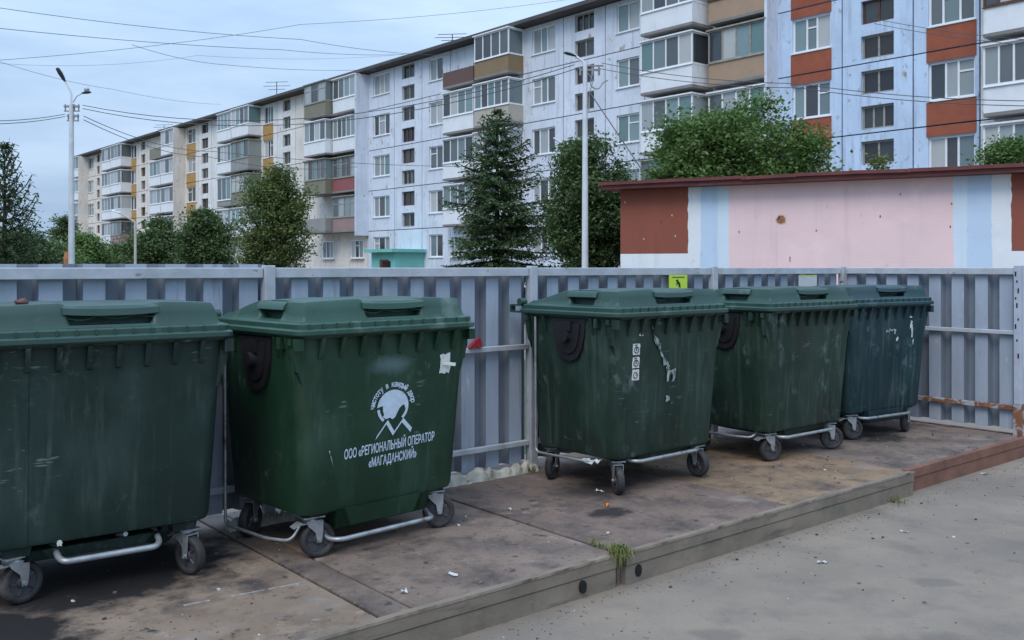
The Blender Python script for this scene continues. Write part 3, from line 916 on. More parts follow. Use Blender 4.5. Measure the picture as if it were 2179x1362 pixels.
# loose grit: countless, one object
rnd = random.Random(11); mb = MB()
for k in range(420):
    if rnd.random() < .45:
        q = fpt(rnd.uniform(-4, 4.5), rnd.uniform(.2, 1.9), .0); z0 = PLAT
    else:
        q = fpt(rnd.uniform(-4.5, 7), rnd.uniform(2.06, 2.06 + abs(rnd.gauss(0, 1.1))), 0); z0 = 0
    s_ = rnd.choice([.0025, .003, .004, .005, .008])
    Mx = Matrix.Translation((q.x, q.y, z0 + s_ * .5)) @ Matrix.Rotation(rnd.uniform(0, 3), 4, 'Z') @ Matrix.Rotation(rnd.uniform(-.4, .4), 4, 'X')
    mb.box(-s_, s_, -s_ * .7, s_ * .7, -s_ * .5, s_ * .5, rnd.choice([0, 0, 0, 0, 2, 2, 2, 2, 1]), Mx)
for k in range(650):
    q = fpt(rnd.uniform(-4.5, 4.6), 2.0 + .02 + rnd.expovariate(14), 0)
    s_ = rnd.choice([.0015, .002, .003, .004])
    Mx = Matrix.Translation((q.x, q.y, s_ * .4)) @ Matrix.Rotation(rnd.uniform(0, 3), 4, 'Z')
    mb.box(-s_ * 1.4, s_, -s_ * .7, s_ * .7, -s_ * .4, s_ * .4, rnd.choice([0, 0, 2]), Mx)
M['grit_d'] = mat('grit_dark', (0.05, 0.045, 0.04), .9, .3)
M['grit_b'] = mat('grit_brown', (0.16, 0.13, 0.10), .9, .3)
tag(mb.build('gravel', [M['grit_b'], M['white_film'], M['grit_d']]), 'loose grit and crumbs scattered over platform and road', 'grit', kind='stuff')

# grass growing from the kerb joint
M['grass'] = mat('grass_blade', (0.14, 0.17, 0.045), .7, .4, 9, stains=[((0.30, .24, .12), .58, .66, 25, (1, 1, 1))])
def grass_tuft(name, base, n, h0, spread, seed, label, along=None, hang=False):
    rnd = random.Random(seed); mb = MB()
    for k in range(n):
        u = rnd.random()
        b = Vector(base) + (Vector(along) * u if along else Vector()) + Vector((rnd.gauss(0, spread), rnd.gauss(0, spread), 0))
        h_ = h0 * rnd.uniform(.4, 1.1)
        dr = Vector((rnd.gauss(0, 1), rnd.gauss(-.4 if hang else 0, 1), 0)).normalized()
        wv = dr.cross(Vector((0, 0, 1))) * rnd.uniform(.0018, .0035)
        tip = b + dr * h_ * rnd.uniform(.3, .9) + Vector((0, 0, h_ * rnd.uniform(.2, 1)))
        mid = b + (tip - b) * .5 + Vector((0, 0, h_ * .22))
        if hang and rnd.random() < .6: tip.z = max(.01, b.z - h_ * rnd.uniform(.3, 1.0))
        mb.poly([b - wv, b + wv, mid + wv * .8, mid - wv * .8]); mb.poly([mid - wv * .8, mid + wv * .8, tip])
    me = mb.mesh(name, M['grass'])
    return tag(link(name, me), label, 'grass')
_e = fpt(-1.0, 1.97, .002)
grass_tuft('grass_tuft', _e, 260, .085, .030, 2, 'green grass tuft hanging over the kerb at the slab joint', hang=True)
grass_tuft('grass_tuft', fpt(-.99, 1.72, .002), 130, .045, .012, 4, 'low grass growing along the slab joint behind the tuft', along=fpt(-.99, 1.95) - fpt(-.99, 1.72))
_g = gp(1905, 1068, .004)
grass_tuft('grass_tuft', _g, 45, .07, .035, 5, 'tiny weed at the road edge below the brown kerb joint')
_g = gp(1105, 1000, PLAT)
grass_tuft('grass_tuft', fpt(-.02, .07, .01), 80, .06, .02, 6, 'small weed at the fence post foot beside the foam')

# signs on the fence
M['sign_y'] = mat('sign_yellow', (0.55, 0.72, 0.06), .45, .06, 6)
M['sign_w'] = mat('sign_white', (0.55, 0.56, 0.56), .5, .1, 6)
M['sign_k'] = mat('sign_black', (0.015, 0.02, 0.012), .5, .1)
def fence_sign(px0, px1, py0, py1, face, label, marks):
    """sign board wired to the fence; its own plane is the fence front"""
    def on_fence(px, py):
        kx, kz = ray(px, py)
        n_ = Vector((.640, -.768)); q = FX0 + n_ * .03
        d = q.dot(n_) / (kx * n_.x + n_.y)
        P = Vector((kx * d, d)); return (P - FX0).dot(Vector((.768, .64))), CAMZ + kz * d - PLAT
    x0, z1 = on_fence(px0, py0); x1, z0 = on_fence(px1, py1)
    o = tag(empty('sign', fpt((x0 + x1) / 2, .030, (z0 + z1) / 2), FANG), label, 'sign')
    w, h_ = (x1 - x0) / 2, (z1 - z0) / 2
    MB().box(-w, w, -.003, .003, -h_, h_).build('board', face, o)
    for (m, pts) in marks:
        MB().poly([(x * w, -.0045, z * h_) for x, z in pts]).build('printed_mark', m, o)
K = M['sign_k']
fence_sign(1424, 1462, 585, 622, M['sign_y'], 'yellow green square sign with black figure on the fence above the stickered bin', [
    (K, [(-.7, .78), (.7, .78), (.7, .68), (-.7, .68)]), (K, [(-.72, -.55), (.72, -.55), (.72, -.66), (-.72, -.66)]),
    (K, [(-.30, .42), (-.05, .5), (.02, .28), (-.18, .12)]), (K, [(-.22, .10), (.02, .26), (.20, .05), (.22, -.25), (.28, -.42), (.02, -.42), (.0, -.15)]),
    (K, [(-.26, .05), (-.18, .05), (-.14, -.3), (-.2, -.3)])])
fence_sign(1700, 1738, 586, 614, M['sign_w'], 'faded white sign with yellow top edge on the fence above the scratched bin', [
    (M['sign_y'], [(-1, 1), (1, 1), (1, .86), (-1, .86)])])


# ------------------------------------------------------------------ apartment block
BF0 = Vector((-10.4, 64.9)); BD = Vector((.651, -.759)).normalized(); BN = Vector((BD.y, -BD.x))   # BN: outwards, to the camera side
def bs(px, off=0.0):
    """position along the facade seen at photograph column px, on the plane `off` in front of the wall"""
    k = (px - CX) / F_PX
    q = BF0 + BN * off
    return (k * q.y - q.x) / (BD.x - k * BD.y)
wall_cols = dict(
    cream=(0.72, 0.67, 0.61), white=(0.74, 0.73, 0.72), pale=(0.64, 0.69, 0.78), blue=(0.52, 0.645, 0.82))
for k, c in wall_cols.items():
    M['wall_' + k] = mat('panel_' + k, c, .85, .10, .5, bump=.1, bscale=20, offs_random=True, stains=[([x * .60 for x in c], .52, .78, 1.4, (3, 3, .22)), ([x * .86 for x in c], .52, .70, .8, (1, 1, 1)), ((.33, .27, .22), .62, .72, 2.5, (1, 1, .5)), ([x * .5 for x in c], .60, .66, 5, (1, 1, .6), 1.0, .5, .6)])
M['joint'] = mat('panel_joint', (0.05, 0.045, 0.045), .9, .3, 3)
M['ochre'] = mat('ochre_spandrel', (0.42, 0.25, 0.085), .85, .15, 2)
M['redbrown'] = mat('redbrown_spandrel', (0.30, 0.085, 0.045), .85, .15, 2, stains=[((.40, .25, .2), .68, .72, 5, (1, 1, .4))])
M['pvc'] = mat('white_pvc', (0.78, 0.79, 0.81), .45, .05, 2)
M['oldwood'] = mat('old_painted_wood', (0.30, 0.29, 0.26), .8, .25, 4)
M['brownwood'] = mat('brown_wood', (0.10, 0.05, 0.035), .8, .3, 4)
M['glass'] = mat('window_glass', (1, 1, 1), .06, .12, .7, rand=[(0.05, .06, .065), (.16, .21, .22), (.09, .105, .11), (.34, .37, .38), (.12, .135, .14), (.20, .28, .29), (.45, .46, .45), (.06, .06, .065), (.27, .30, .30), (.13, .22, .22)], spec=.7)
M['darkglass'] = mat('stair_glass', (1, 1, 1), .15, .2, .8, rand=[(0.03, .032, .035), (.055, .06, .06), (.04, .035, .032), (.02, .02, .022)], spec=.6)
PARA = dict(white=(0.72, 0.74, 0.77), tan=(0.22, 0.155, 0.085), grey=(0.27, 0.27, 0.26), olive=(0.20, 0.19, 0.14), red=(0.27, 0.085, 0.085), pink=(0.30, 0.20, 0.19),
            rust=(0.12, 0.065, 0.055), brick=(0.42, 0.39, 0.33), lattice=(0.36, 0.25, 0.17), teal=(0.17, 0.48, 0.44), darkred=(0.075, 0.03, 0.025))
for k, c in PARA.items():
    M['p_' + k] = mat('parapet_' + k, c, .7, .1, 1.0, stains=[([x * .7 for x in c], .6, .8, 2, (2, 2, .4))])
M['slabc'] = mat('balcony_slab', (0.22, 0.21, 0.20), .9, .2, 2)
M['roof'] = mat('roof_felt', (0.075, 0.07, 0.07), .9, .2, 1)

bl = tag(empty('apartment_building', (BF0.x, BF0.y, 0), math.atan2(BD.y, BD.x)), 'long five storey panel apartment block with glazed balconies receding behind the trees', 'building')
UNIT = MB().box(-.5, .5, -.5, .5, -.5, .5).mesh('pane', M['glass'])
UNITD = MB().box(-.5, .5, -.5, .5, -.5, .5).mesh('pane', M['darkglass'])
FL = [1.53 + 2.75 * i for i in range(5)]
EAVE = 15.05
SEAMS = [1.0] + [1.53 + 2.75 * i for i in range(1, 5)] + [EAVE]
S0, S1 = bs(166), bs(2179) + 9

def panel(s0, s1, z0, z1, holes, m):
    """wall panel with real openings; holes = [(s0,s1,z0,z1)]"""
    gx = sorted({s0, s1, *[h[0] for h in holes], *[h[1] for h in holes]})
    gz = sorted({z0, z1, *[h[2] for h in holes], *[h[3] for h in holes]})
    inh = lambda x, z: any(h[0] < x < h[1] and h[2] < z < h[3] for h in holes)
    mb = MB(); ox = (s0 + s1) / 2
    dep = .25
    for i in range(len(gx) - 1):
        for j in range(len(gz) - 1):
            xa, xb, za, zb = gx[i] - ox, gx[i + 1] - ox, gz[j], gz[j + 1]
            if inh((xa + xb) / 2 + ox, (za + zb) / 2): continue
            mb.poly([(xa, 0, za), (xb, 0, za), (xb, 0, zb), (xa, 0, zb)])
    for (a, b, c, d) in holes:
        a -= ox; b -= ox
        mb.poly([(a, 0, c), (a, dep, c), (a, dep, d), (a, 0, d)]); mb.poly([(b, 0, c), (b, 0, d), (b, dep, d), (b, dep, c)])
        mb.poly([(a, 0, c), (b, 0, c), (b, dep, c), (a, dep, c)]); mb.poly([(a, 0, d), (a, dep, d), (b, dep, d), (b, 0, d)])
    a, b = s0 - ox, s1 - ox
    mb.poly([(a, 0, z0), (a, .1, z0), (a, .1, z1), (a, 0, z1)]); mb.poly([(b, 0, z0), (b, 0, z1), (b, .1, z1), (b, .1, z0)])
    mb.poly([(a, 0, z0), (b, 0, z0), (b, .1, z0), (a, .1, z0)]); mb.poly([(a, 0, z1), (a, .1, z1), (b, .1, z1), (b, 0, z1)])
    me = bpy.data.meshes.new('wall_panel'); me.from_pydata(mb.v, [], mb.f); me.materials.append(M[m])
    return link('wall_panel', me, bl, (ox, 0, 0))

def window(s0, s1, z0, z1, nl, frame='pvc', dark=False, y=.12, fw=.075, splits=None, sill=True):
    w, h_ = s1 - s0, z1 - z0
    mb = MB()
    mb.box(0, w, -.03, .03, 0, fw).box(0, w, -.03, .03, h_ - fw, h_)
    sp = splits or [i / nl for i in range(nl + 1)]
    xs_ = [fw / 2 + (w - fw) * u for u in sp]
    for x in xs_: mb.box(x - fw / 2, x + fw / 2, -.032, .032, fw, h_ - fw)
    if sill: mb.box(-.05, w + .05, -.19, .0, -.05, -.01)
    if not dark and random.random() < .35:     # a vent light above one sash
        q = random.randrange(len(xs_) - 1)
        mb.box(xs_[q] + fw / 2, xs_[q + 1] - fw / 2, -.025, .03, h_ * .66, h_ * .66 + fw * .8)
    o = mb.build('window', M[frame], bl, (s0, y, z0))
    for i in range(len(xs_) - 1):
        link('pane', UNITD if dark else UNIT, o, ((xs_[i] + xs_[i + 1]) / 2, .012, h_ / 2), (R(random.uniform(-.8, .8)), 0, R(random.uniform(-.8, .8))),
             (xs_[i + 1] - xs_[i] - fw + .004, .012, h_ - 2 * fw + .004))
    return o

def balcony(s0, s1, fl, off, para='white', frame='pvc', nf=4, glazed=True, side='glass', mid=False, hpar=1.0, roof=False):
    """a balcony of depth `off` standing out from the wall; part = slab and parapet, sub-parts = frame and panes"""
    w = s1 - s0
    mb = MB()
    mb.box(0, w, -off, 0, -.02, .10, 1)
    t = .06
    mb.box(.01, w - .01, -off + .005, -off + t, .10, hpar)
    mb.box(.01, t, -off + t, 0, .10, hpar); mb.box(w - t, w - .01, -off + t, 0, .10, hpar)
    if para == 'white' or para == 'grey':      # sheet joints
        n = max(2, round(w / .9))
        for k in range(1, n): mb.box(w * k / n - .012, w * k / n + .012, -off - .004, -off + .005, .10, hpar)
    o = mb.build('balcony', [M['p_' + para], M['slabc']], bl, (s0, 0, fl))
    if side == 'wall':                         # concrete side wall of the block
        MB().box(w - .005, w + .12, -off - .05, 0, -.3, 2.46).build('side_wall', M['wall_pale' if s0 > -3 else 'wall_cream'], o)
    if not glazed:
        mb = MB()
        for k in range(9): mb.box(w * k / 8 - .01, w * k / 8 + .01, -off + .01, -off + .03, hpar, hpar + (.25 if k % 4 == 0 else .04))
        mb.build('railing', M['brownwood'], o)
        return o
    z0, z1, fw = hpar + .02, 2.42, .065
    fb = MB()
    fb.box(0, w, -off, -off + .07, z0 - .02, z0 + fw).box(0, w, -off, -off + .07, z1 - fw, z1)
    fb.box(-.06, w + .06, -off - .10, 0, z1, z1 + .06)
    fb.box(-.02, w + .02, -off - .05, -off + .0, z0 - .045, z0 - .02)
    xs_ = [fw / 2 + (w - fw) * k / nf for k in range(nf + 1)]
    for x in xs_: fb.box(x - fw / 2, x + fw / 2, -off + .002, -off + .068, z0 + fw, z1 - fw)
    if mid: fb.box(fw, w - fw, -off + .012, -off + .06, z1 - .5, z1 - .45)
    if side == 'glass':
        fb.box(w - .07, w, -off + .07, 0, z0 - .02, z0 + fw); fb.box(w - .07, w, -off + .07, 0, z1 - fw, z1)
        fb.box(w - .07, w, -.06, 0, z0 + fw, z1 - fw)
    fb.build('balcony_frame', M[frame], o)
    for i in range(nf):
        link('pane', UNIT, o, ((xs_[i] + xs_[i + 1]) / 2, -off + .04, (z0 + z1) / 2), (R(random.uniform(-1, 1)), 0, R(random.uniform(-1.5, 1.5))), (xs_[i + 1] - xs_[i] - fw, .012, z1 - z0 - 2 * fw))
    if side == 'glass':
        link('pane', UNIT, o, (w - .035, -off / 2, (z0 + z1) / 2), (0, 0, R(90)), (off - .13, .012, z1 - z0 - 2 * fw))
    return o

# backing slab of the whole block (shows in the joints), roof, plinth
mb = MB().box(S0, S1, .26, 11.5, 0, EAVE)
mb.build('core', M['joint'], bl)
mb = MB().box(S0 - .02, S1, -.02, .25, 0, 1.0)
mb.build('plinth', M['wall_white'], bl)
# end wall panels
for i in range(5):
    mb = MB().box(-.25, 0, .0, 11.5, SEAMS[i] + .02, SEAMS[i + 1] - .02)
    mb.build('end_wall_panel', M['wall_cream'], bl, (S0, 0, 0))
rf = MB().box(S0 - .6, S1, -.75, 12.2, EAVE + .02, EAVE + .17)
rf.box(S0 - .62, S1, -.78, -.72, EAVE + .04, EAVE + .24)
roof = rf.build('roof', M['roof'], bl)
for s in (-52, -38, -22, -8, 8, 22):
    MB().box(-.5, .5, 4, 5, EAVE + .17, EAVE + .95).build('roof_vent', M['wall_cream'], roof, (s, 0, 0))

def seams_between(px0, px1): return bs(px0) + .030, bs(px1) - .030
# columns: (seam px0, seam px1, wall colour, windows [(px0, px1, lights)], stair (px0, px1) or None, spandrel colour)
cols = [
    (166, 184, 'cream', [], None, None), (184, 202, 'cream', [(188, 199, 2)], None, None), (202, 216, 'cream', [], (206, 212), None), (216, 273, 'cream', [], None, None),
    (273, 295, 'cream', [(277, 290, 2)], None, 'ochre'), (295, 314, 'cream', [], (300, 309), None), (314, 394, 'cream', [], None, None),
    (394, 422, 'cream', [(398, 416, 2)], None, 'ochre'), (422, 450, 'white', [], (429, 443), None), (450, 555, 'white', [], None, None),
    (555, 590, 'white', [(561, 581, 3)], None, 'ochre'), (590, 629, 'white', [], (602, 618), None), (629, 783, 'cream', [], None, None),
    (783, 839, 'pale', [(794, 829, 3)], None, None), (839, 898, 'pale', [], (855, 882), None), (898, 958, 'pale', [(913, 942, 2)], None, None), (958, 1112, 'pale', [], None, None),
    (1112, 1199, 'pale', [(1132, 1181, 3)], None, None), (1199, 1288, 'pale', [], (1223, 1264), None), (1288, 1372, 'pale', [(1312, 1360, 2)], None, None),
    (1372, 1653, 'white', [], None, None), (1653, 1792, 'blue', [(1686, 1767, 3)], None, 'redbrown'), (1792, 1943, 'blue', [], (1832, 1902), None),
    (1943, 2085, 'blue', [(1975, 2075, 3)], None, 'redbrown'), (2085, 2330, 'white', [], None, None), (2330, 2440, 'blue', [(2350, 2420, 3)], None, None)]
for (p0, p1, wc, wins, stair, sp) in cols:
    s0, s1 = seams_between(p0, p1)
    s1 = min(s1, S1)
    for i in range(5):
        holes = []
        zw0, zw1 = FL[i] + .92, FL[i] + 2.33
        for (a, b, nl) in wins: holes.append((bs(a), min(bs(b), s1 - .1), zw0, zw1))
        if stair and i > 0:
            for q in (0, 1):
                zb = 4.43 + 2.75 * (i - 1) + 1.375 * q
                holes.append((bs(stair[0]), bs(stair[1]), zb, zb + .92))
        panel(s0, s1, SEAMS[i] + .024, SEAMS[i + 1] - .024, holes, 'wall_' + wc)
        for (a, b, nl) in wins:
            sp_ = None
            if nl == 3: sp_ = [0, .36, .64, 1] if random.random() < .6 else [0, .3, .68, 1]
            window(bs(a), min(bs(b), s1 - .1), zw0, zw1, nl, splits=sp_)
            if sp and i < 4:
                zt = FL[i + 1] + .92
                x0, x1 = bs(a) - .05, bs(b) + .05
                MB().box(x0, x1, -.035, .0, SEAMS[i + 1] + .03, zt - .07).build('spandrel', M[sp], bl)
                MB().box(x0, x1, -.035, .0, zw1 + .02, SEAMS[i + 1] - .03).build('spandrel', M[sp], bl)
        if stair and i > 0:
            for q in (0, 1):
                zb = 4.43 + 2.75 * (i - 1) + 1.375 * q
                window(bs(stair[0]), bs(stair[1]), zb, zb + .92, random.choice([2, 2, 3]), frame='oldwood' if random.random() < .6 else 'brownwood', dark=True, y=.17, sill=False)

def stack(p0, p1, off, styles, nf, side):
    for k, st in enumerate(styles):
        i = 4 - k
        if not st: continue
        kw = dict(para=st) if isinstance(st, str) else dict(st)
        kw.setdefault('side', side); kw.setdefault('nf', nf)
        balcony(bs(p0, off), bs(p1, off), FL[i], off, **kw)
Wd = lambda para='white', **k: dict(para=para, **k)
stack(156, 167, 1.1, ['white', 'white', 'grey', 'grey'], 2, 'wall')
stack(216, 235, 1.05, ['white', 'white', 'white', 'white'], 3, 'none')
stack(235.3, 257, 1.15, ['white', 'white', 'white', Wd('pink', frame='oldwood')], 3, 'glass')
stack(318, 341, 1.05, [Wd('olive', glazed=False), 'white', 'white', 'white'], 3, 'none')
stack(342, 369, 1.1, ['white', 'white', 'white', 'white'], 3, 'wall')
stack(462, 491, 1.0, ['white', 'white', Wd('grey', nf=3, hpar=.5), 'white'], 4, 'none')
stack(492, 528, 1.15, ['white', Wd('grey', frame='oldwood'), Wd('olive', frame='oldwood', mid=True), 'white'], 4, 'glass')
stack(647, 692, 1.5, [Wd('olive', frame='oldwood', mid=True), Wd('white', nf=4), Wd('olive', frame='oldwood', nf=5), Wd('grey', glazed=False)], 3, 'glass')
stack(708, 756, 1.0, ['white', Wd('white', nf=5), Wd('red', frame='oldwood', mid=True, nf=5), Wd('pink', frame='oldwood', mid=True)], 4, 'wall')
stack(942, 1007, .8, [Wd('rust', glazed=False, hpar=.95), 'white', 'white', 'white'], 4, 'none')
stack(1009, 1082, 1.1, [Wd('tan', nf=4), Wd('brick', nf=5), 'white', 'white'], 4, 'glass')
stack(1363, 1473, 1.5, ['white', 'white', 'white', Wd('grey', frame='oldwood', mid=True, nf=5)], 4, 'glass')
stack(1507, 1628, .8, [Wd('lattice', frame='brownwood'), Wd('lattice', frame='oldwood'), 'white', Wd('tan', frame='oldwood')], 4, 'wall')
stack(2092, 2260, .8, ['white', Wd('white', frame='brownwood', nf=5), Wd('white', nf=5), 'white', ], 5, 'wall')
# ground floor windows below the balconies, the porch
for (a, b) in [(688, 712), (748, 775), (960, 985), (1050, 1090), (480, 500), (1400, 1460), (1540, 1600)]:
    window(bs(a), bs(b), FL[0] + .92, FL[0] + 2.2, 3, y=-.02)
px0, px1 = bs(779, 2.6), bs(903)
mb = MB().box(px0, px1, -2.2, 0, 0, 2.75, 0).box(px0 - .25, px1 + .25, -2.6, 0, 2.752, 2.95, 0)
po = mb.build('porch', M['p_teal'], bl)
MB().box(px0 + 1.0, px0 + 2.0, -2.23, -2.19, .3, 2.3).build('porch_door', M['brownwood'], po)
MB().box(px1 - 1.4, px1 - .5, -2.23, -2.19, 1.3, 2.2).build('porch_window', M['darkglass'], po)

# roof aerials
def aerial(px, off, h_, label, seed):
    s = bs(px)
    base = Vector((BF0.x + BD.x * s - BN.x * off, BF0.y + BD.y * s - BN.y * off, EAVE + .17))
    mb = MB(); mb.tube([(0, 0, 0), (0, 0, h_)], .03, 6)
    for k, (zz, l) in enumerate([(h_ * .97, .9), (h_ * .8, 1.1), (h_ * .65, .7)]):
        mb.tube([(-l, 0, zz), (l, 0, zz + .05)], .02, 5)
    tag(mb.build('roof_aerial', M['hole'], None, base), label, 'aerial')
aerial(560, 1.2, 1.9, 'thin television aerial on the roof edge above the white balconies', 1)
aerial(318, 1.5, 1.4, 'small bare aerial mast on the far roof end', 2)
aerial(935, 1.0, 1.2, 'low crooked aerial on the roof near the open rusty balcony', 3)


# ------------------------------------------------------------------ painted utility building behind the fence
sh_l = Vector((2.35, 20.3)); sh_dir = Vector((6.77, -3.6)).normalized(); sh_n = Vector((sh_dir.y, -sh_dir.x))
shed = tag(empty('utility_building', (sh_l.x, sh_l.y, 0), math.atan2(sh_dir.y, sh_dir.x)), 'low pink and blue painted shed with dark red roof edge behind the fence', 'building')
def ss(px):
    k = (px - CX) / F_PX
    return (k * sh_l.y - sh_l.x) / (sh_dir.x - k * sh_dir.y)
def paint(name, c, **k):
    """limewash over brickwork: courses show as faint relief, runs and patches in the colour"""
    m = mat(name, c, .88, .06, .9, coord='Object', stains=[([x * .84 for x in c], .55, .78, 1.6, (2.5, 1, .18)), ([min(1, x * 1.10) for x in c], .55, .68, .8, (1, 1, 1)),
        ([x * .72 for x in c], .60, .70, 9, (1, 1, .5), 1.3, .52, .62), ([x * .5 for x in c], .70, .73, 14, (1, 1, 1))], **k)
    t = m.node_tree; b = t.nodes['Principled BSDF']; L = t.links.new
    c_ = t.nodes.new('ShaderNodeTexCoord'); mpn = t.nodes.new('ShaderNodeMapping'); mpn.inputs['Rotation'].default_value = (R(90), 0, 0)
    br = t.nodes.new('ShaderNodeTexBrick'); br.inputs['Scale'].default_value = 1.0
    br.inputs['Brick Width'].default_value = .26; br.inputs['Row Height'].default_value = .075; br.inputs['Mortar Size'].default_value = .010; br.inputs['Mortar Smooth'].default_value = .6
    br.inputs['Color1'].default_value = (1, 1, 1, 1); br.inputs['Color2'].default_value = (.82, .82, .82, 1); br.inputs['Mortar'].default_value = (0, 0, 0, 1)
    bp = t.nodes.new('ShaderNodeBump'); bp.inputs['Strength'].default_value = .09; bp.inputs['Distance'].default_value = .008
    L(c_.outputs['Object'], mpn.inputs['Vector']); L(mpn.outputs[0], br.inputs['Vector']); L(br.outputs['Color'], bp.inputs['Height']); L(bp.outputs[0], b.inputs['Normal'])
    return m
PB, PW, PLB, PLB2, PP = paint('paint_brown', (0.25, 0.075, 0.05)), paint('paint_white', (0.72, 0.75, 0.79)), paint('paint_pale_blue', (0.60, 0.70, 0.80)), paint('paint_light_blue', (0.50, 0.63, 0.79)), paint('paint_pink', (0.78, 0.575, 0.58))
TOPZ = CAMZ + 1.68
ZB = CAMZ + .30
bounds = [(1320, 1464, 0), (1464, 1491, 1), (1491, 1527, 3), (1527, 1551, 2), (1551, 2028, 4), (2028, 2058, 2), (2058, 2110, 3), (2110, 2152, 1), (2152, 2300, 0)]
_re = random.Random(77)
_wob = {}
def wob(px):
    if px not in _wob:
        base = 0 if px == 1320 else ss(px)
        _wob[px] = [(base if px in (1320, 2300) else base + _re.gauss(0, .006), z) for z in np.linspace(ZB, TOPZ, 16)]
    return _wob[px]
mb = MB()
for (a, b, m) in bounds:
    xa, xb = (0 if a == 1320 else ss(a)), ss(b)
    if m == 0:
        mb.poly([(x, 0, z) for x, z in wob(b)] + [(x, 0, z) for x, z in reversed(wob(a))], 0)
        mb.poly([(wob(a)[0][0], 0, 0), (wob(b)[0][0], 0, 0), (wob(b)[0][0], 0, ZB), (wob(a)[0][0], 0, ZB)], 1)
    else:
        mb.poly([(wob(a)[0][0], 0, 0), (wob(b)[0][0], 0, 0)] + [(x, 0, z) for x, z in wob(b)] + [(x, 0, z) for x, z in reversed(wob(a))], m)
XE = ss(2300); DE = 5.0
mb.poly([(0, 0, 0), (0, DE, 0), (0, DE, TOPZ), (0, 0, TOPZ)], 0)
mb.poly([(XE, 0, 0), (XE, 0, TOPZ), (XE, DE, TOPZ), (XE, DE, 0)], 0)
mb.poly([(0, DE, 0), (XE, DE, 0), (XE, DE, TOPZ), (0, DE, TOPZ)], 1)
me = bpy.data.meshes.new('wall'); me.from_pydata(mb.v, [], mb.f)
for m in (PB, PW, PLB, PLB2, PP): me.materials.append(m)
me.polygons.foreach_set('material_index', mb.m)
link('wall', me, shed)
M['roof_red'] = mat('roof_red_sheet', (0.13, 0.032, 0.030), .6, .25, 3, bump=.1, bscale=25, stains=[((.20, .06, .045), .56, .7, 4, (1, 1, 2))])
mb = MB().box(-.30, XE + .3, -.34, DE + .3, TOPZ + .004, TOPZ + .10)
ro = mb.build('roof', M['roof_red'], shed)
mb = MB()                                       # metal edge sheets, lapped and a little uneven
n = 9; rnd = random.Random(5)
for k in range(n):
    x0, x1 = -.36 + (XE + .7) * k / n, -.36 + (XE + .7) * (k + 1) / n + .05
    j0, j1 = rnd.uniform(-.012, .012), rnd.uniform(-.012, .012)
    mb = MB().loft([[(x, -.40 - .004 * (k % 2), TOPZ + .085 + j), (x, -.38, TOPZ + .085 + j), (x, -.10, TOPZ + .165 + j), (x, -.40 - .004 * (k % 2), TOPZ + .15 + j)] for x, j in ((x0, j0), (x1, j1))])
    mb.build('edge_sheet', M['roof_red'], ro)
# broken plaster patch showing brick
rnd = random.Random(8); mb = MB()
cxp, czp = ss(1662), CAMZ + (570 - 467) / F_PX * (sh_l.y + sh_dir.y * ss(1662))
M['plaster'] = mat('broken_plaster', (0.34, 0.15, 0.08), .9, .4, 14, bump=.5, bscale=40, stains=[((.05, .03, .02), .5, .56, 12, (1, 1, 1))])
M['plaster_edge'] = mat('plaster_edge', (0.62, 0.50, 0.42), .9, .2, 14)
pts = [(cxp + .13 * math.cos(2 * math.pi * k / 18) * rnd.uniform(.75, 1.1), czp + .11 * math.sin(2 * math.pi * k / 18) * rnd.uniform(.75, 1.1)) for k in range(18)]
MB().prism(pts, 'y', -.004, .01).build('plaster_edge', M['plaster_edge'], shed)
pts = [(cxp + (x - cxp) * .8, czp + (z - czp) * .78) for x, z in pts]
MB().prism(pts, 'y', -.008, .01).build('plaster_patch', M['plaster'], shed)
for k, (px_, py_) in enumerate([(1916, 413), (1873, 460), (1737, 490), (1573, 493), (1681, 550), (1430, 458), (1370, 508), (1437, 502), (1330, 430), (2025, 433), (2022, 482)]):
    x_ = ss(px_); d_ = sh_l.y + sh_dir.y * x_; z_ = CAMZ + (570 - py_) / F_PX * d_
    w_ = .02; h_ = .06 if k == 4 else .025
    MB().box(x_ - w_ * .5, x_ + w_ * .5, -.006, .0, z_ - h_, z_ + h_ * .6).build('plaster_chip', M['plaster'] if k < 5 or k > 8 else M['plaster_edge'], shed)


# ------------------------------------------------------------------ trees
def leaf_mat(name, c, c2):
    m = mat(name, c, .62, .35, 1.3, stains=[(c2, .50, .68, 2.2, (1, 1, 1))])
    t = m.node_tree
    b = t.nodes['Principled BSDF']
    tr = t.nodes.new('ShaderNodeBsdfTranslucent'); ad = t.nodes.new('ShaderNodeMixShader'); ad.inputs[0].default_value = .34
    src = b.inputs['Base Color'].links[0].from_socket
    t.links.new(src, tr.inputs['Color'])
    o = t.nodes['Material Output']
    t.links.new(b.outputs[0], ad.inputs[1]); t.links.new(tr.outputs[0], ad.inputs[2]); t.links.new(ad.outputs[0], o.inputs['Surface'])
    return m
M['leaf_mid'] = leaf_mat('leaf_mid', (0.10, 0.18, 0.045), (0.17, 0.25, 0.065))
M['leaf_deep'] = leaf_mat('leaf_deep', (0.075, 0.125, 0.042), (0.12, 0.17, 0.055))
M['leaf_pale'] = leaf_mat('leaf_pale', (0.14, 0.18, 0.055), (0.18, 0.21, 0.075))
M['needle_dark'] = leaf_mat('needle_dark', (0.055, 0.10, 0.036), (0.10, 0.15, 0.05))
M['needle_soft'] = leaf_mat('needle_soft', (0.125, 0.17, 0.052), (0.17, 0.215, 0.07))
M['bark'] = mat('bark', (0.07, 0.055, 0.045), .95, .3, 6, bump=.5, bscale=30)

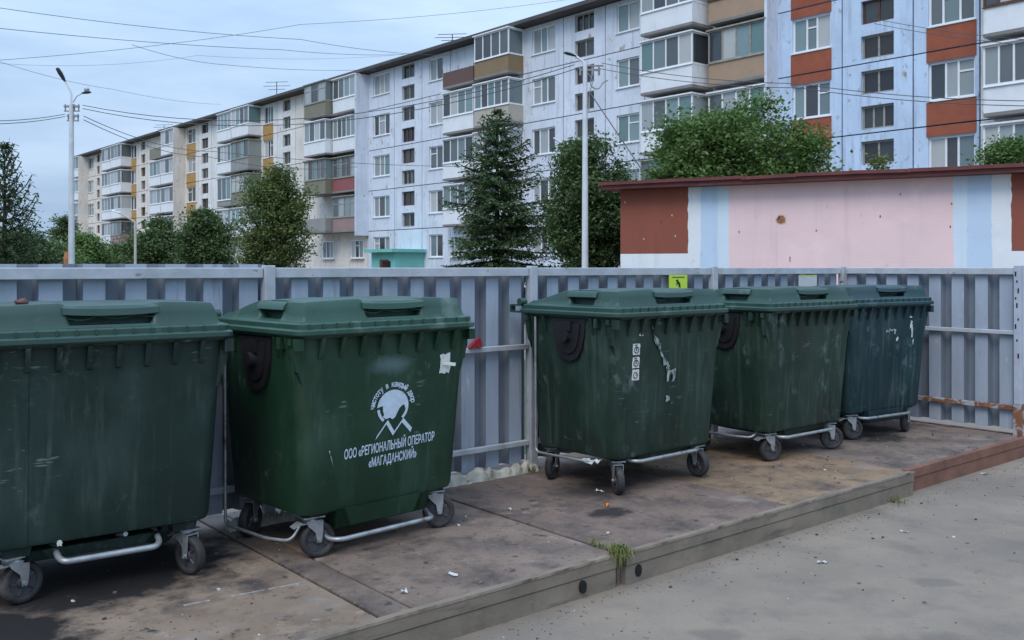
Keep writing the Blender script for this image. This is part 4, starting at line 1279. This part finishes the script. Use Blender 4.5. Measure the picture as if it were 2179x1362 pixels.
def quads_mesh(name, C, U, V, m):
    """diamond leaves: centres C, half axes U and V"""
    n = len(C)
    P = np.stack([C - U, C - V, C + U, C + V], 1).reshape(-1, 3).astype(np.float32)
    me = bpy.data.meshes.new(name)
    me.vertices.add(4 * n); me.vertices.foreach_set('co', P.ravel())
    me.loops.add(4 * n); me.loops.foreach_set('vertex_index', np.arange(4 * n, dtype=np.int32))
    me.polygons.add(n); me.polygons.foreach_set('loop_start', np.arange(0, 4 * n, 4, dtype=np.int32))
    me.update(calc_edges=True)
    me.materials.append(m)
    return me

def rand_axes(rg, n, up=.5):
    N = rg.normal(size=(n, 3)); N[:, 2] = np.abs(N[:, 2]) + up; N /= np.linalg.norm(N, axis=1)[:, None]
    A = rg.normal(size=(n, 3)); U = np.cross(N, A); U /= np.linalg.norm(U, axis=1)[:, None] + 1e-9
    return U, np.cross(N, U)

def broadleaf(name, label, px, d, ztop, rx, crown_h, m, seed, nclump=90, nleaf=260, ls=.11, clump=.42, droop=0, group=None, cat='tree', taper=.0, fill=.45):
    rg = np.random.default_rng(seed); rnd = random.Random(seed)
    x = (px - CX) / F_PX * d
    root = tag(empty(name, (x, d, 0)), label, cat, group)
    cz = ztop - crown_h / 2
    # clump centres gather in uneven lobes that fill the crown, so its outline stays ragged
    cs = []
    nl = max(7, nclump // 13)
    lobes = []
    for q in range(nl):
        v = rg.normal(size=3); v /= np.linalg.norm(v)
        p = v * rg.uniform(.15, .86) ** .6
        k = 1 - taper * (p[2] + 1) / 2
        lobes.append((np.array([p[0] * rx * k, p[1] * rx * k, p[2] * crown_h / 2]), rg.uniform(.22, .42)))
    lobes.append((np.array([rg.normal() * .1, 0, crown_h * .38]), .22))
    while len(cs) < nclump * fill:             # the body of the crown
        v = rg.normal(size=3); v /= np.linalg.norm(v)
        p = v * rg.uniform(.1, 1) ** .42 * (1 - .16 * rg.random())
        k = 1 - taper * (p[2] + 1) / 2
        cs.append((p[0] * rx * k, p[1] * rx * k, cz + p[2] * crown_h / 2))
    while len(cs) < nclump:
        c0, r0 = lobes[rg.integers(len(lobes))]
        v = rg.normal(size=3); v /= np.linalg.norm(v)
        p = c0 + v * r0 * rg.uniform(.3, 1.05) * np.array([rx, rx, crown_h * .42])
        k = 1 - taper * np.clip((p[2] / (crown_h / 2) + 1) / 2, 0, 1)
        if (p[0] ** 2 + p[1] ** 2) > (rx * k * 1.12) ** 2 or p[2] > crown_h * .5: continue
        cs.append((p[0], p[1], cz + p[2]))
    cs = np.array(cs)
    C, U, V = [], [], []
    for c in cs:
        n = int(nleaf * rg.uniform(.5, 1.3))
        q = rg.normal(size=(n, 3)) * clump * rg.uniform(.55, 1.1) * np.array([1, 1, .62])
        if droop: q[:, 2] -= droop * rg.random(n)
        u, v = rand_axes(rg, n)
        s_ = ls * rg.uniform(.55, 1.25, n)[:, None]
        C.append(c + q); U.append(u * s_); V.append(v * s_ * .55)
    C, U, V = np.concatenate(C), np.concatenate(U), np.concatenate(V)
    keep = C[:, 2] > .15
    link('crown', quads_mesh('crown', C[keep], U[keep], V[keep], M[m]), root)
    mb = MB()
    tr = .035 * ztop
    zt = cz + crown_h * .15
    path = [Vector((rnd.uniform(-.1, .1) * k, rnd.uniform(-.1, .1) * k, zt * k / 4)) for k in range(5)]
    mb.tube(path, [tr, tr * .8, tr * .65, tr * .5, tr * .3], 8)
    for c in cs[::4]:
        b = path[rnd.randint(1, 3)]
        c = Vector(c)
        mb.tube([b, b.lerp(c, .5) + Vector((0, 0, .12)), c], [tr * .35, tr * .22, tr * .06], 5)
    mb.build('trunk', M['bark'], root, smooth=60)
    return root

def conifer(name, label, px, d, ztop, rbase, m, seed, whorls=26, per=8, zlow=.5, ls=.13, shape=.8, sparse=0.0, group=None, up=.0):
    rg = np.random.default_rng(seed); rnd = random.Random(seed)
    x = (px - CX) / F_PX * d
    root = tag(empty(name, (x, d, 0)), label, 'tree', group)
    mb = MB()
    tr = .02 * ztop
    mb.tube([(0, 0, 0), (0, 0, ztop * .5), (0, 0, ztop)], [tr, tr * .6, tr * .08], 8)
    C, U, V = [], [], []
    for w in range(whorls):
        f = w / (whorls - 1)
        z = zlow + (ztop - .12 - zlow) * f ** .92
        L0 = rbase * (1 - f) ** shape + .12
        for b in range(per):
            a_ = 2 * math.pi * (b + rnd.random() * .8) / per + w
            L_ = L0 * rnd.uniform(.55, 1.18)
            dr = np.array([math.cos(a_), math.sin(a_), 0.0])
            n = max(4, int(L_ / .085))
            t = np.linspace(.08, 1, n)
            rise = (.30 + up) * t * L_ * (f * 1.0 - .12) - (.44 if not up else .36) * L_ * t ** 2 * (1 - f) + (.22 + up) * L_ * t ** 3
            pts = dr[None] * (t * L_)[:, None]; pts[:, 2] = z + rise
            mb.tube([Vector((0, 0, z))] + [Vector(p) for p in pts[:: max(1, n // 4)]] + [Vector(pts[-1])], [tr * .25 * (1 - f * .6)] + [tr * .15] * (len(pts[:: max(1, n // 4)])) + [.004], 4)
            if rnd.random() < sparse: continue
            # twigs left and right of the branch with needle sprays
            perp = np.array([-dr[1], dr[0], 0])
            for i in range(n):
                wl = .30 * L_ * (1 - t[i]) ** .6 + .10
                k = max(2, int(wl / .055))
                for sgn in (-1, 1):
                    q = np.linspace(0, 1, k)
                    P = pts[i] + perp * sgn * (q * wl)[:, None] + dr * (q * wl * .55)[:, None]
                    P[:, 2] -= q * wl * .55 + rg.normal(size=k) * .02
                    P += rg.normal(size=(k, 3)) * .035
                    ax = perp * sgn + dr * .6 + rg.normal(size=(k, 3)) * .5; ax[:, 2] -= .35
                    ax /= np.linalg.norm(ax, axis=1)[:, None]
                    sd_ = np.cross(ax, rg.normal(size=(k, 3)) * .5 + np.array([0, 0, 1])); sd_ /= np.linalg.norm(sd_, axis=1)[:, None] + 1e-9
                    s_ = ls * rg.uniform(.6, 1.2, k)[:, None]
                    C.append(P); U.append(ax * s_); V.append(sd_ * s_ * .36)
    link('crown', quads_mesh('crown', np.concatenate(C), np.concatenate(U), np.concatenate(V), M[m]), root)
    mb.build('trunk', M['bark'], root)
    return root

conifer('spruce_tree', 'dark pointed conifer standing in front of the pale blue facade', 1058, 32, 7.2, 2.35, 'needle_dark', 3, whorls=19, per=8, zlow=.3, ls=.095, shape=.58)
broadleaf('birch_tree', 'dense green tree directly behind the white lamp post', 1256, 30, 6.0, 1.5, 5.2, 'leaf_deep', 4, nclump=240, fill=.6, nleaf=260, ls=.065, clump=.30)
broadleaf('rowan_tree', 'large bright green broadleaf tree rising above the pink shed roof', 1566, 27, 6.75, 2.72, 5.6, 'leaf_mid', 5, nclump=430, nleaf=280, ls=.070, clump=.34, fill=.7)
broadleaf('sapling', 'thin pale sapling peeking over the shed roof below stair windows', 1868, 25, 4.85, .55, 2.6, 'leaf_pale', 6, nclump=45, nleaf=80, ls=.05, clump=.18, taper=.5)
broadleaf('birch_tree', 'green tree over the shed roof at the picture edge', 2165, 26, 5.5, 1.05, 4.0, 'leaf_mid', 7, nclump=120, nleaf=240, ls=.062, clump=.28)
broadleaf('larch_tree', 'feathery yellow green larch in front of the older balconies', 584, 46, 7.2, 2.25, 6.6, 'needle_soft', 8, nclump=230, nleaf=190, ls=.080, clump=.33, droop=.35, taper=.42, fill=.5)
broadleaf('willow_bush', 'dark rounded bush beside the feathery larch', 440, 56, 5.3, 1.9, 5.2, 'leaf_deep', 9, nclump=130, nleaf=230, ls=.10, clump=.42)
broadleaf('willow_bush', 'dark bush behind the thin far street lamp', 350, 60, 4.9, 2.3, 4.8, 'leaf_deep', 10, nclump=130, nleaf=230, ls=.11, clump=.45)
broadleaf('willow_bush', 'low dark bush below the far end balconies', 250, 70, 3.6, 2.3, 3.8, 'leaf_deep', 11, nclump=100, nleaf=190, ls=.12, clump=.45)
broadleaf('willow_bush', 'low bush to the right of the lamp with two heads', 185, 66, 4.2, 1.8, 4.2, 'leaf_mid', 12, nclump=100, nleaf=190, ls=.11, clump=.42)
broadleaf('poplar_tree', 'small far tree just beside the lamp with two heads', 134, 80, 6.2, 1.0, 5.0, 'leaf_deep', 13, nclump=70, nleaf=170, ls=.12, clump=.42)
conifer('larch_tree', 'spiky conifer with bare upswept branch tips at the picture edge', 10, 30, 5.75, 1.55, 'needle_dark', 14, whorls=16, per=8, zlow=.3, ls=.09, sparse=.14, up=.5, shape=.85)
broadleaf('willow_bush', 'dark shrub below the spiky conifer', 60, 34, 3.2, 1.4, 3.2, 'leaf_deep', 15, nclump=110, nleaf=220, ls=.07, clump=.30)
broadleaf('willow_bush', 'low shrub left of the pole foot beyond the fence', 118, 40, 2.9, 1.0, 3.0, 'leaf_mid', 16, nclump=80, nleaf=170, ls=.08, clump=.30)


# ------------------------------------------------------------------ street lamps and wires
M['lamp_white'] = mat('lamp_paint', (0.62, 0.64, 0.68), .5, .12, 3, stains=[((.40, .41, .43), .6, .8, 2, (2, 2, .3))])
M['lamp_dark'] = mat('lamp_housing', (0.05, 0.055, 0.06), .45, .2, 4)
M['lamp_glass'] = mat('lamp_glass', (0.45, 0.48, 0.50), .15, .05, 4)
M['wire'] = mat('cable_black', (0.07, 0.075, 0.085), .6, .1)
M['insul'] = mat('insulator', (0.24, 0.24, 0.25), .4, .2)

def lamp_pole(px, d, ztop, r0, label):
    x = (px - CX) / F_PX * d
    root = tag(empty('street_lamp', (x, d, 0)), label, 'street lamp')
    MB().tube([(0, 0, 0), (0, 0, ztop * .5), (0, 0, ztop)], [r0, r0 * .82, r0 * .62], 14).build('pole', M['lamp_white'], root, smooth=60)
    return root, x
def head(mb, p, axis, L_, w):
    """flat cobra head along axis"""
    ax = Vector(axis).normalized(); sd_ = ax.cross(Vector((0, 0, 1))).normalized(); up = sd_.cross(ax)
    rings = []
    for (u, k, hh) in ((0, .45, .5), (.25, .8, .8), (.6, 1, 1), (.92, .85, .8), (1, .5, .4)):
        c = Vector(p) + ax * L_ * u
        rings.append([c + sd_ * w * k * a + up * w * .42 * hh * b for a, b in ((-1, 0), (-.7, .8), (0, 1), (.7, .8), (1, 0), (.6, -.5), (-.6, -.5))])
    mb.loft(rings)
lp1, x1 = lamp_pole(152, 31, 7.2, .115, 'white lamp post with two heads before the sky')
mb = MB()
mb.tube([(0, 0, 7.1), (.0, 0, 7.55), (-.14, 0, 7.85), (-.24, 0, 8.0)], .032, 8)
mb.tube([(.05, 0, 7.25), (.16, 0, 7.45), (.38, 0, 7.58)], .025, 8)
mb.build('arm', M['lamp_white'], lp1, smooth=50)
mb = MB(); head(mb, (-.22, 0, 7.95), (-.42, -.5, 1), .48, .14); mb.build('lamp_head', M['lamp_dark'], lp1, smooth=50)
mb = MB(); head(mb, (.36, 0, 7.55), (1, -.2, .12), .3, .12); hd = mb.build('lamp_head', M['lamp_dark'], lp1, smooth=50)
import bmesh as _bm
b_ = _bm.new(); _bm.ops.create_uvsphere(b_, u_segments=14, v_segments=10, radius=.09); me = bpy.data.meshes.new('lamp_bulb'); b_.to_mesh(me); b_.free(); me.materials.append(M['lamp_glass'])
link('lamp_bulb', me, hd, (.52, -.03, 7.68))
mb = MB()
for (zz, l0, l1) in ((7.12, -.24, .26), (6.80, -.14, .24)):
    mb.box(l0, l1, -.04, .04, zz - .03, zz + .03); mb.box(l0, l1, -.03, .03, zz - .17, zz - .14)
    for xq in (l0 + .04, l0 + .2, l1 - .16, l1 - .02): mb.tube([(xq, 0, zz - .15), (xq, 0, zz + .07)], .024, 8)
mb.build('bracket', M['insul'], lp1)
lp2, x2 = lamp_pole(1245, 25.6, 7.35, .10, 'white lamp post with one head before the pale facade')
mb = MB(); mb.tube([(0, 0, 7.25), (-.06, 0, 7.42), (-.30, 0, 7.60)], .035, 8); mb.build('arm', M['lamp_white'], lp2, smooth=50)
mb = MB(); head(mb, (-.25, 0, 7.56), (-1, -.4, .22), .36, .10); mb.build('lamp_head', M['lamp_dark'], lp2, smooth=50)
mb = MB()
mb.box(-.16, .42, -.03, .03, 7.16, 7.21)
mb.box(.05, .50, -.02, .02, 7.28, 7.32)
for xq in (-.13, .02, .2, .38): mb.tube([(xq, 0, 7.04), (xq, 0, 7.26)], .03, 8)
mb.tube(fillet([(.22, -.03, 7.15), (.12, -.05, 6.75), (.35, -.05, 6.62), (.5, -.03, 6.85), (.62, 0, 6.9)], .15), .016, 6)
mb.tube(fillet([(.06, -.03, 7.1), (.22, -.06, 6.9), (.1, -.09, 6.5), (.09, -.09, 6.0)], .15), .014, 6)
mb.build('bracket', M['insul'], lp2)
# two thin far lamps and the tip of a third one
M['lamp_far'] = mat('lamp_far_paint', (0.45, 0.44, 0.38), .6, .1, 3)
def far_lamp(px, d, ztop, arm, label):
    x = (px - CX) / F_PX * d
    root = tag(empty('street_lamp', (x, d, 0)), label, 'street lamp')
    MB().tube([(0, 0, 0), (0, 0, ztop)], [.085, .06], 8).build('pole', M['lamp_far'], root)
    if arm:
        MB().tube([(0, 0, ztop - .05), (-.25, 0, ztop + .12), (arm, 0, ztop + .45)], .04, 6).build('arm', M['lamp_far'], root)
        mb = MB(); head(mb, (arm * .9, 0, ztop + .42), (arm, 0, .3), .5, .13); mb.build('lamp_head', M['lamp_white'], root)
far_lamp(288, 48, 4.15, -.85, 'thin far street lamp with one arm before the dark bush')
far_lamp(130, 55, 3.45, 0, 'short plain far post among the low shrubs')
root = tag(empty('street_lamp', at(1238, 570, 38).xy.to_3d()), 'far lamp whose slanting arm tip shows above the green tree', 'street lamp')
MB().tube([(0, 0, 0), (0, 0, 6.2)], [.09, .07], 8).build('pole', M['lamp_white'], root)
MB().tube([(0, 0, 6.15), (-.35, 0, 6.5), (-1.15, 0, 7.05)], .045, 6).build('arm', M['lamp_white'], root)
# little orange marker post beyond the fence
o = MB().tube([(0, 0, 0), (0, 0, 2.1), (0, 0, 2.35)], [.09, .09, .05], 10)
tag(o.build('marker_post', mat('marker_orange', (0.55, 0.22, 0.08), .6, .1), None, at(141, 570, 33).xy.to_3d()), 'small orange marker post next to the lamp with two heads', 'post')

def wire(pts, sag, r, label, group=None, name='overhead_wire'):
    """cable through pixel/depth points, hanging between them"""
    P = [at(*p) for p in pts]
    path = []
    for i in range(len(P) - 1):
        n = 18
        for k in range(n + (i == len(P) - 2)):
            u = k / n
            q = P[i].lerp(P[i + 1], u); q.z -= sag * 4 * u * (1 - u)
            path.append(q)
    mb = MB().tube(path, r * .72, 5)
    return tag(mb.build(name, M['wire']), label, 'wire', group)
GW = 'cable pair between the two lamp posts'
wire([(176, 224, 31), (1222, 138, 25.6)], .95, .017, 'upper black overhead cable strung between the two white lamp posts', GW)
wire([(176, 231, 31), (1224, 147, 25.6)], 1.0, .017, 'lower black overhead cable strung between the two white lamp posts', GW)
GW = 'cable pair running down across the far facade'
wire([(178, 247, 31), (450, 322, 44), (1190, 352, 46)], .3, .018, 'upper black cable sagging from the two headed lamp across the far facade', GW)
wire([(178, 255, 31), (445, 334, 44), (760, 355, 46)], .3, .018, 'lower black cable sagging from the two headed lamp across the far facade', GW)
GW = 'cable pair leaving the picture beside the spiky conifer'
wire([(138, 243, 31), (-160, 250, 24)], .15, .016, 'upper black cable from the two headed lamp out over the spiky conifer', GW)
wire([(138, 248, 31), (-160, 258, 24)], .15, .016, 'lower black cable from the two headed lamp out over the spiky conifer', GW)
GW = 'cable pair over the large broadleaf tree'
wire([(1280, 134, 25.6), (1700, 178, 22), (2300, 215, 18)], .12, .013, 'upper black cable from the single headed lamp over the large broadleaf tree', GW)
wire([(1276, 146, 25.6), (1700, 187, 22), (2300, 226, 18)], .12, .013, 'lower black cable from the single headed lamp over the large broadleaf tree', GW)
GW = 'short cable pair over the blue facade'
wire([(1860, 40, 26), (2300, 92, 21)], .1, .011, 'upper thin cable crossing the blue facade high above the shed', GW)
wire([(1860, 50, 26), (2300, 104, 21)], .1, .011, 'lower thin cable crossing the blue facade high above the shed', GW)
wire([(1254, 195, 25.5), (1375, 375, 24)], .0, .022, 'dark stay cable slanting down from the single headed lamp into the tree')
wire([(-60, 8, 30), (640, 84, 38), (960, 118, 46)], .15, .014, 'thin dark wire falling gently across the upper sky')
wire([(-60, 54, 28), (600, 106, 40), (860, 116, 50)], .1, .014, 'thin dark wire just below the uppermost sky wire')
wire([(1240, -6, 40), (640, 52, 34), (-60, 132, 28)], .15, .010, 'faint thin wire rising towards the roof across the sky')
wire([(280, 95, 34), (480, 138, 38), (800, 148, 48)], .12, .012, 'faint wire sagging in the middle of the sky')
wire([(-40, 118, 28), (240, 190, 36), (470, 222, 50)], .12, .009, 'faint wire sloping down behind the two headed lamp')
wire([(-40, 132, 40), (420, 118, 44), (905, 110, 60)], .3, .008, 'hair thin wire nearly level across the sky')
